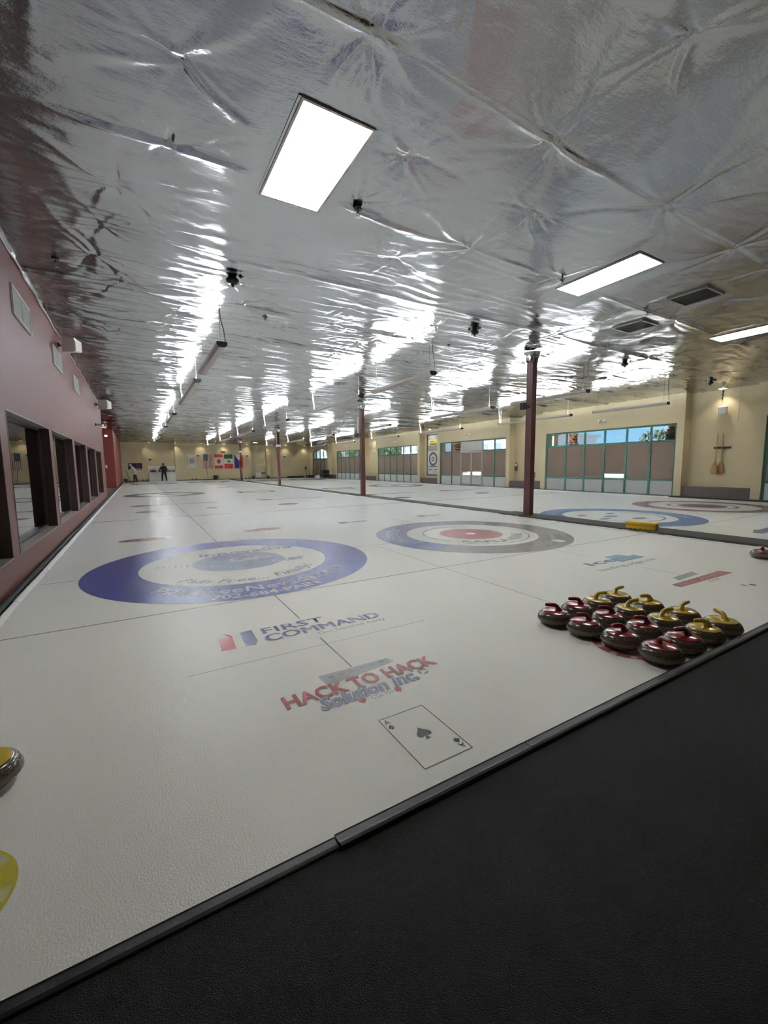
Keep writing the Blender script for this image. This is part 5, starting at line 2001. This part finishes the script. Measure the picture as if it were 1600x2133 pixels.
body('body', pts, edges, 'pelvis', t, col_man, [SKIN, HOOD, PANTS, SHOE])
b = MB()
b.lathe([(0.0, 0.13), (0.05, 0.12), (0.088, 0.07), (0.095, 0.0), (0.085, -0.06)], 14, (0, 0.058, 1.68))
b.build('hair', HAIR, t, smooth=60)
b = MB()
b.tube([(-0.09, -0.04, 1.50), (-0.05, -0.10, 1.47), (0.0, -0.12, 1.45), (0.05, -0.10, 1.47), (0.09, -0.04, 1.50)], 0.035, 8)
b.build('hood', HOOD, t, smooth=60)
b = MB()
for s_ in (-1, 1):
    b.lathe([(0.0, -0.03), (0.016, -0.02), (0.018, 0.02), (0.0, 0.03)], 8, (s_ * 0.082, 0.07, 1.67))
b.build('ear', SKIN, t, smooth=60)
b = MB()
b.tube([(0, 0.165, 1.69), (0, 0.195, 1.655)], [0.008, 0.014], 8)
b.build('nose', SKIN, t, smooth=60)
b = MB()
for s_ in (-1, 1):
    b.lathe([(0.0, -0.008), (0.010, 0), (0.0, 0.008)], 8, (s_ * 0.032, 0.155, 1.69))
b.build('eye', BLACK, t)
b = MB()
b.box(-0.025, 0.025, 0.155, 0.166, 1.618, 1.626)
b.build('mouth', mat('lips', (140, 80, 76), 0.6), t)

# person in grey, stooping over an ice scraper
PX, PYY = -1.42, 39.6
t = thing('person', 'person in light grey hooded jacket bent forward pushing an ice scraper', 'person', (PX, PYY, 0.0), 0)
pts = {'pelvis': ((0.06, 0, 0.93), (0.17, 0.17)), 'waist': ((0.03, 0.0, 1.10), (0.18, 0.17)), 'chest': ((-0.08, 0.0, 1.33), (0.20, 0.21)), 'neck0': ((-0.18, 0, 1.47), 0.11), 'neck': ((-0.23, 0, 1.52), 0.075),
       'head': ((-0.29, 0, 1.61), (0.108, 0.092)), 'crown': ((-0.30, 0, 1.69), 0.075),
       'hipL': ((0.06, 0.10, 0.86), 0.125), 'kneeL': ((0.10, 0.12, 0.48), 0.086), 'ankL': ((0.20, 0.12, 0.10), 0.064), 'toeL': ((0.06, 0.13, 0.045), 0.046),
       'hipR': ((0.06, -0.10, 0.86), 0.125), 'kneeR': ((-0.03, -0.11, 0.47), 0.086), 'ankR': ((-0.01, -0.12, 0.10), 0.064), 'toeR': ((-0.15, -0.13, 0.045), 0.046),
       'shL': ((-0.10, 0.20, 1.40), 0.095), 'elL': ((-0.30, 0.22, 1.15), 0.07), 'wrL': ((-0.55, 0.10, 1.10), 0.046),
       'shR': ((-0.10, -0.20, 1.40), 0.095), 'elR': ((-0.28, -0.22, 1.14), 0.07), 'wrR': ((-0.55, -0.10, 1.08), 0.046)}
hand_pts('L', (-0.55, 0.10, 1.10), (-1, -0.2, -0.05), 1, pts, edges2 := [('pelvis', 'waist'), ('waist', 'chest'), ('chest', 'neck0'), ('neck0', 'neck'), ('neck', 'head'), ('head', 'crown'), ('pelvis', 'hipL'), ('hipL', 'kneeL'), ('kneeL', 'ankL'), ('ankL', 'toeL'),
         ('pelvis', 'hipR'), ('hipR', 'kneeR'), ('kneeR', 'ankR'), ('ankR', 'toeR'), ('chest', 'shL'), ('shL', 'elL'), ('elL', 'wrL'), ('chest', 'shR'), ('shR', 'elR'), ('elR', 'wrR')], 'wrL')
hand_pts('R', (-0.55, -0.10, 1.08), (-1, 0.2, -0.05), -1, pts, edges2, 'wrR')


def col_two(c):
    if (c.z > 1.52 and c.x < -0.27) or (c.x < -0.57 and c.z > 0.9):
        return 0
    if c.z > 0.74:
        return 1
    return 2 if c.z > 0.085 else 3


body('body', pts, edges2, 'pelvis', t, col_two, [SKIN, JACKET, PANTS2, SHOE])
b = MB()
T = Matrix.Translation((-0.27, 0, 1.61)) @ Matrix.Rotation(rad(-25), 4, 'Y')
b.lathe([(0.0, 0.15), (0.06, 0.14), (0.105, 0.08), (0.115, 0.0), (0.10, -0.09), (0.07, -0.13)], 14, T=T)
b.build('hood', JACKET, t, smooth=60)
b = MB()
b.tube([(-0.405, 0, 1.62), (-0.43, 0, 1.585)], [0.008, 0.014], 8)
b.build('nose', SKIN, t, smooth=60)
b = MB()
for s_ in (-1, 1):
    b.lathe([(0.0, -0.008), (0.010, 0), (0.0, 0.008)], 8, (-0.395, s_ * 0.03, 1.63))
b.build('eye', BLACK, t)
b = MB()
b.box(-0.40, -0.388, -0.025, 0.025, 1.555, 1.563)
b.build('mouth', SKIN, t)

t = thing('ice_scraper', 'wheeled ice scraper with tall black handle held by the person in grey', 'machine', (PX - 0.55, PYY, 0.0))
b = MB()
b.bbox(-0.25, 0.55, -0.32, 0.32, 0.03, 0.09, 0.01)
b.build('deck', DARK, t)
b = MB()
b.tube([(0.15, 0.0, 0.09), (0.05, 0.0, 0.55), (-0.09, 0.0, 1.08)], 0.028, 8)
b.build('handle_post', BLACK, t, smooth=60)
b = MB()
b.tube([(-0.10, -0.22, 1.10), (-0.10, 0.22, 1.10)], 0.028, 8)
b.build('grip', BLACK, t, smooth=60)
b = MB()
b.bbox(-0.32, -0.02, -0.2, 0.2, 0.09, 0.38, 0.03)
b.build('motor_box', BLACK, t)
for x in (-0.18, 0.42):
    b = MB()
    b.lathe([(0, -0.33), (0.045, -0.33), (0.045, 0.33), (0, 0.33)], 12, T=Matrix.Translation((x, 0, 0.045)) @ Matrix.Rotation(rad(90), 4, 'X'))
    b.build('roller', DARK, t, smooth=40)

# ================================================================== OUTSIDE THE WINDOWS
b = MB()
b.box(17.6, 260, -120, 320, -0.4, -0.12)
struct(b.build('ground', mat('parking_lot', (150, 144, 136), 0.9, noise=0.1)), 'sunlit parking lot outside')
TRUNK = mat('palm_trunk', (112, 74, 56), 0.95, noise=0.3, nscale=9, bump=0.8, bscale=14)
FROND = mat('palm_green', (76, 96, 52), 0.8, noise=0.2)


def palm(x, y, r, h, label, skirt):
    t = thing('palm_tree', label, 'palm tree', (x, y, -0.12), 0, 'palms outside the windows')
    b = MB()
    prof = []
    n = int(h / 0.14)
    for i in range(n):
        prof += [(r * (0.86 + 0.08 * random.random()), i * h / n), (r * (1.0 + 0.18 * random.random()), (i + 0.75) * h / n)]
    b.lathe(prof, 14)
    b.build('trunk', TRUNK, t)
    if skirt:
        b = MB()
        for i in range(90):
            a = random.uniform(0, 2 * PI)
            z = random.uniform(1.6, min(h, 4.4))
            T = Matrix.Translation((r * 1.05 * math.cos(a), r * 1.05 * math.sin(a), z)) @ Matrix.Rotation(a, 4, 'Z') @ Matrix.Rotation(rad(random.uniform(20, 60)), 4, 'Y')
            b.box(-0.02, 0.02, -0.05, 0.05, 0.0, 0.14, T=T)
        tag(b.build('leaf_stubs', TRUNK, t), kind='stuff')
    for k in range(16):
        a = 2 * PI * k / 16 + random.uniform(-0.15, 0.15)
        e = random.uniform(-0.1, 0.9)
        L = random.uniform(1.6, 2.2)
        pl = [Vector((math.cos(a) * L * s_ * math.cos(e * (1 - s_)), math.sin(a) * L * s_ * math.cos(e * (1 - s_)), h + L * (math.sin(e) * s_ - 0.7 * s_ * s_))) for s_ in (0, 0.25, 0.5, 0.75, 1)]
        vs, fs = [], []
        sd = Vector((-math.sin(a), math.cos(a), 0))
        for i, p in enumerate(pl):
            w_ = [0.05, 0.3, 0.36, 0.26, 0.03][i]
            vs += [tuple(p - sd * w_ - Vector((0, 0, w_ * 0.4))), tuple(p), tuple(p + sd * w_ - Vector((0, 0, w_ * 0.4)))]
        for i in range(4):
            for q in range(2):
                fs.append((i * 3 + q, i * 3 + q + 1, i * 3 + q + 4, i * 3 + q + 3))
        MB().add(vs, fs).build('frond', FROND, t)
    return t


palm(19.8, 3.75, 0.27, 7.5, 'thick shaggy palm trunk close outside the nearest teal window', True)
palm(22.5, 10.75, 0.20, 7.0, 'shaggy palm trunk outside the left part of the nearest teal window', True)
palm(22.5, 21.8, 0.42, 6.5, 'dark shaggy palm trunk outside the glazed door bay', True)
STUC = mat('tan_stucco', (190, 168, 140), 0.8)
t = thing('stone_pillar', 'tan capped pillar outside the first pane of the nearest teal window', 'pillar', (22.6, 12.35, -0.12))
b = MB()
b.bbox(-0.22, 0.22, -0.22, 0.22, 0.0, 3.3, 0.02)
b.build('shaft', STUC, t)
b = MB()
b.bbox(-0.34, 0.34, -0.34, 0.34, 3.3, 3.5, 0.05)
b.build('capital', STUC, t)


def building(name, label, x0, x1, y0, y1, h, m, wins_, roofm, floors=2):
    t = thing(name, label, 'building', (x0, (y0 + y1) / 2, -0.12))
    W_ = (y1 - y0) / 2
    b = MB()
    b.box(0, x1 - x0, -W_, W_, 0, h)
    b.build('wall', m, t)
    b = MB()
    b.box(-0.4, x1 - x0 + 0.4, -W_ - 0.4, W_ + 0.4, h, h + 0.4)
    b.build('roof', roofm, t)
    for f in range(floors):
        for k in range(wins_):
            y = -W_ + (k + 0.5) * 2 * W_ / wins_
            z = 1.0 + f * (h - 0.6) / floors
            b = MB()
            b.box(-0.05, 0.0, y - W_ / wins_ * 0.55, y + W_ / wins_ * 0.55, z, z + (h / floors) * 0.5)
            fr = b.build('window', WHITE_P, t)
            b = MB()
            b.box(-0.07, -0.05, y - W_ / wins_ * 0.48, y + W_ / wins_ * 0.48, z + 0.08, z + (h / floors) * 0.5 - 0.08)
            b.build('pane', mat('outdoor_pane_%s_%d_%d' % (name, f, k), (120, 140, 160), 0.1), fr)
    return t


PALE = mat('pale_facade', (216, 220, 226), 0.8)
building('office_building', 'pale gridded building outside the second teal window bay', 46, 60, 33.5, 47, 5.4, PALE, 5, WHITE_P, 2)
building('shop_building', 'white low building outside the third teal window bay', 46, 60, 58, 67, 6.5, PALE, 4, WHITE_P, 2)
building('grey_building', 'grey building outside the left panes of the third bay', 46, 60, 71, 84, 6.5, mat('grey_facade', (120, 124, 126), 0.8), 5, GREYMETAL, 2)
building('low_building', 'low pale building across the lot', 44, 56, 10, 26, 1.7, mat('low_facade', (196, 180, 168), 0.85), 6, STUC, 1)
building('corner_building', 'pale building with a gabled front outside the arched window', 48, 62, 98, 116, 7.0, PALE, 6, STUC, 2)
LEAF = mat('leaf_green', (92, 116, 74), 0.85, noise=0.3, nscale=2)


def tree(x, y, r, h, label, dens=420, m=LEAF):
    t = thing('leafy_tree', label, 'tree', (x, y, -0.12), 0, 'trees outside the windows')
    b = MB()
    b.tube([(0, 0, 0), (0.1, 0.05, h * 0.35), (0, 0, h * 0.6)], [0.2, 0.14, 0.08], 8)
    for k in range(6):
        a = 2 * PI * k / 6
        b.tube([(0.05, 0.02, h * 0.4), (r * 0.5 * math.cos(a), r * 0.5 * math.sin(a), h * 0.75)], [0.06, 0.02], 6)
    b.build('trunk', TRUNK, t, smooth=60)
    vs, fs = [], []
    for _ in range(dens):
        u, v, w_ = rng.normal(size=3)
        n = math.sqrt(u * u + v * v + w_ * w_)
        q = r * rng.uniform(0.55, 1.0)
        c = Vector((u / n * q, v / n * q, h * 0.72 + w_ / n * q * 0.75))
        s_ = rng.uniform(0.12, 0.26)
        a = Vector(rng.normal(size=3)).normalized() * s_
        bb = a.cross(Vector(rng.normal(size=3))).normalized() * s_ * 0.6
        o = len(vs)
        vs += [tuple(c - a), tuple(c + bb), tuple(c + a), tuple(c - bb)]
        fs.append((o, o + 1, o + 2, o + 3))
    MB().add(vs, fs).build('foliage', m, t)
    return t


tree(35, 12.0, 1.5, 4.2, 'thin leaved tree outside the right panes of the nearest bay', 300, mat('leaf_dark', (70, 82, 66), 0.9))
tree(41, 63.5, 2.6, 5.4, 'green bushy tree outside the third bay', 900)
tree(36, 57.0, 1.9, 5.0, 'green bushy tree beside the white low building', 700)
tree(42, 86.5, 3.0, 5.8, 'green bushy tree outside the fourth bay', 900)
tree(42, 80.0, 2.2, 5.2, 'green bushy tree before the grey building', 700)
b = MB()
prof = [(-150, 0)] + [(-150 + 20 * i, 3.5 + 3.5 * abs(math.sin(i * 1.3)) + 1.5 * math.sin(i * 2.9)) for i in range(24)] + [(320, 0)]
b.prism(prof, 'x', 190, 205)
struct(b.build('hills', mat('far_hills', (140, 150, 176), 1.0)), 'low blue hills on the horizon')
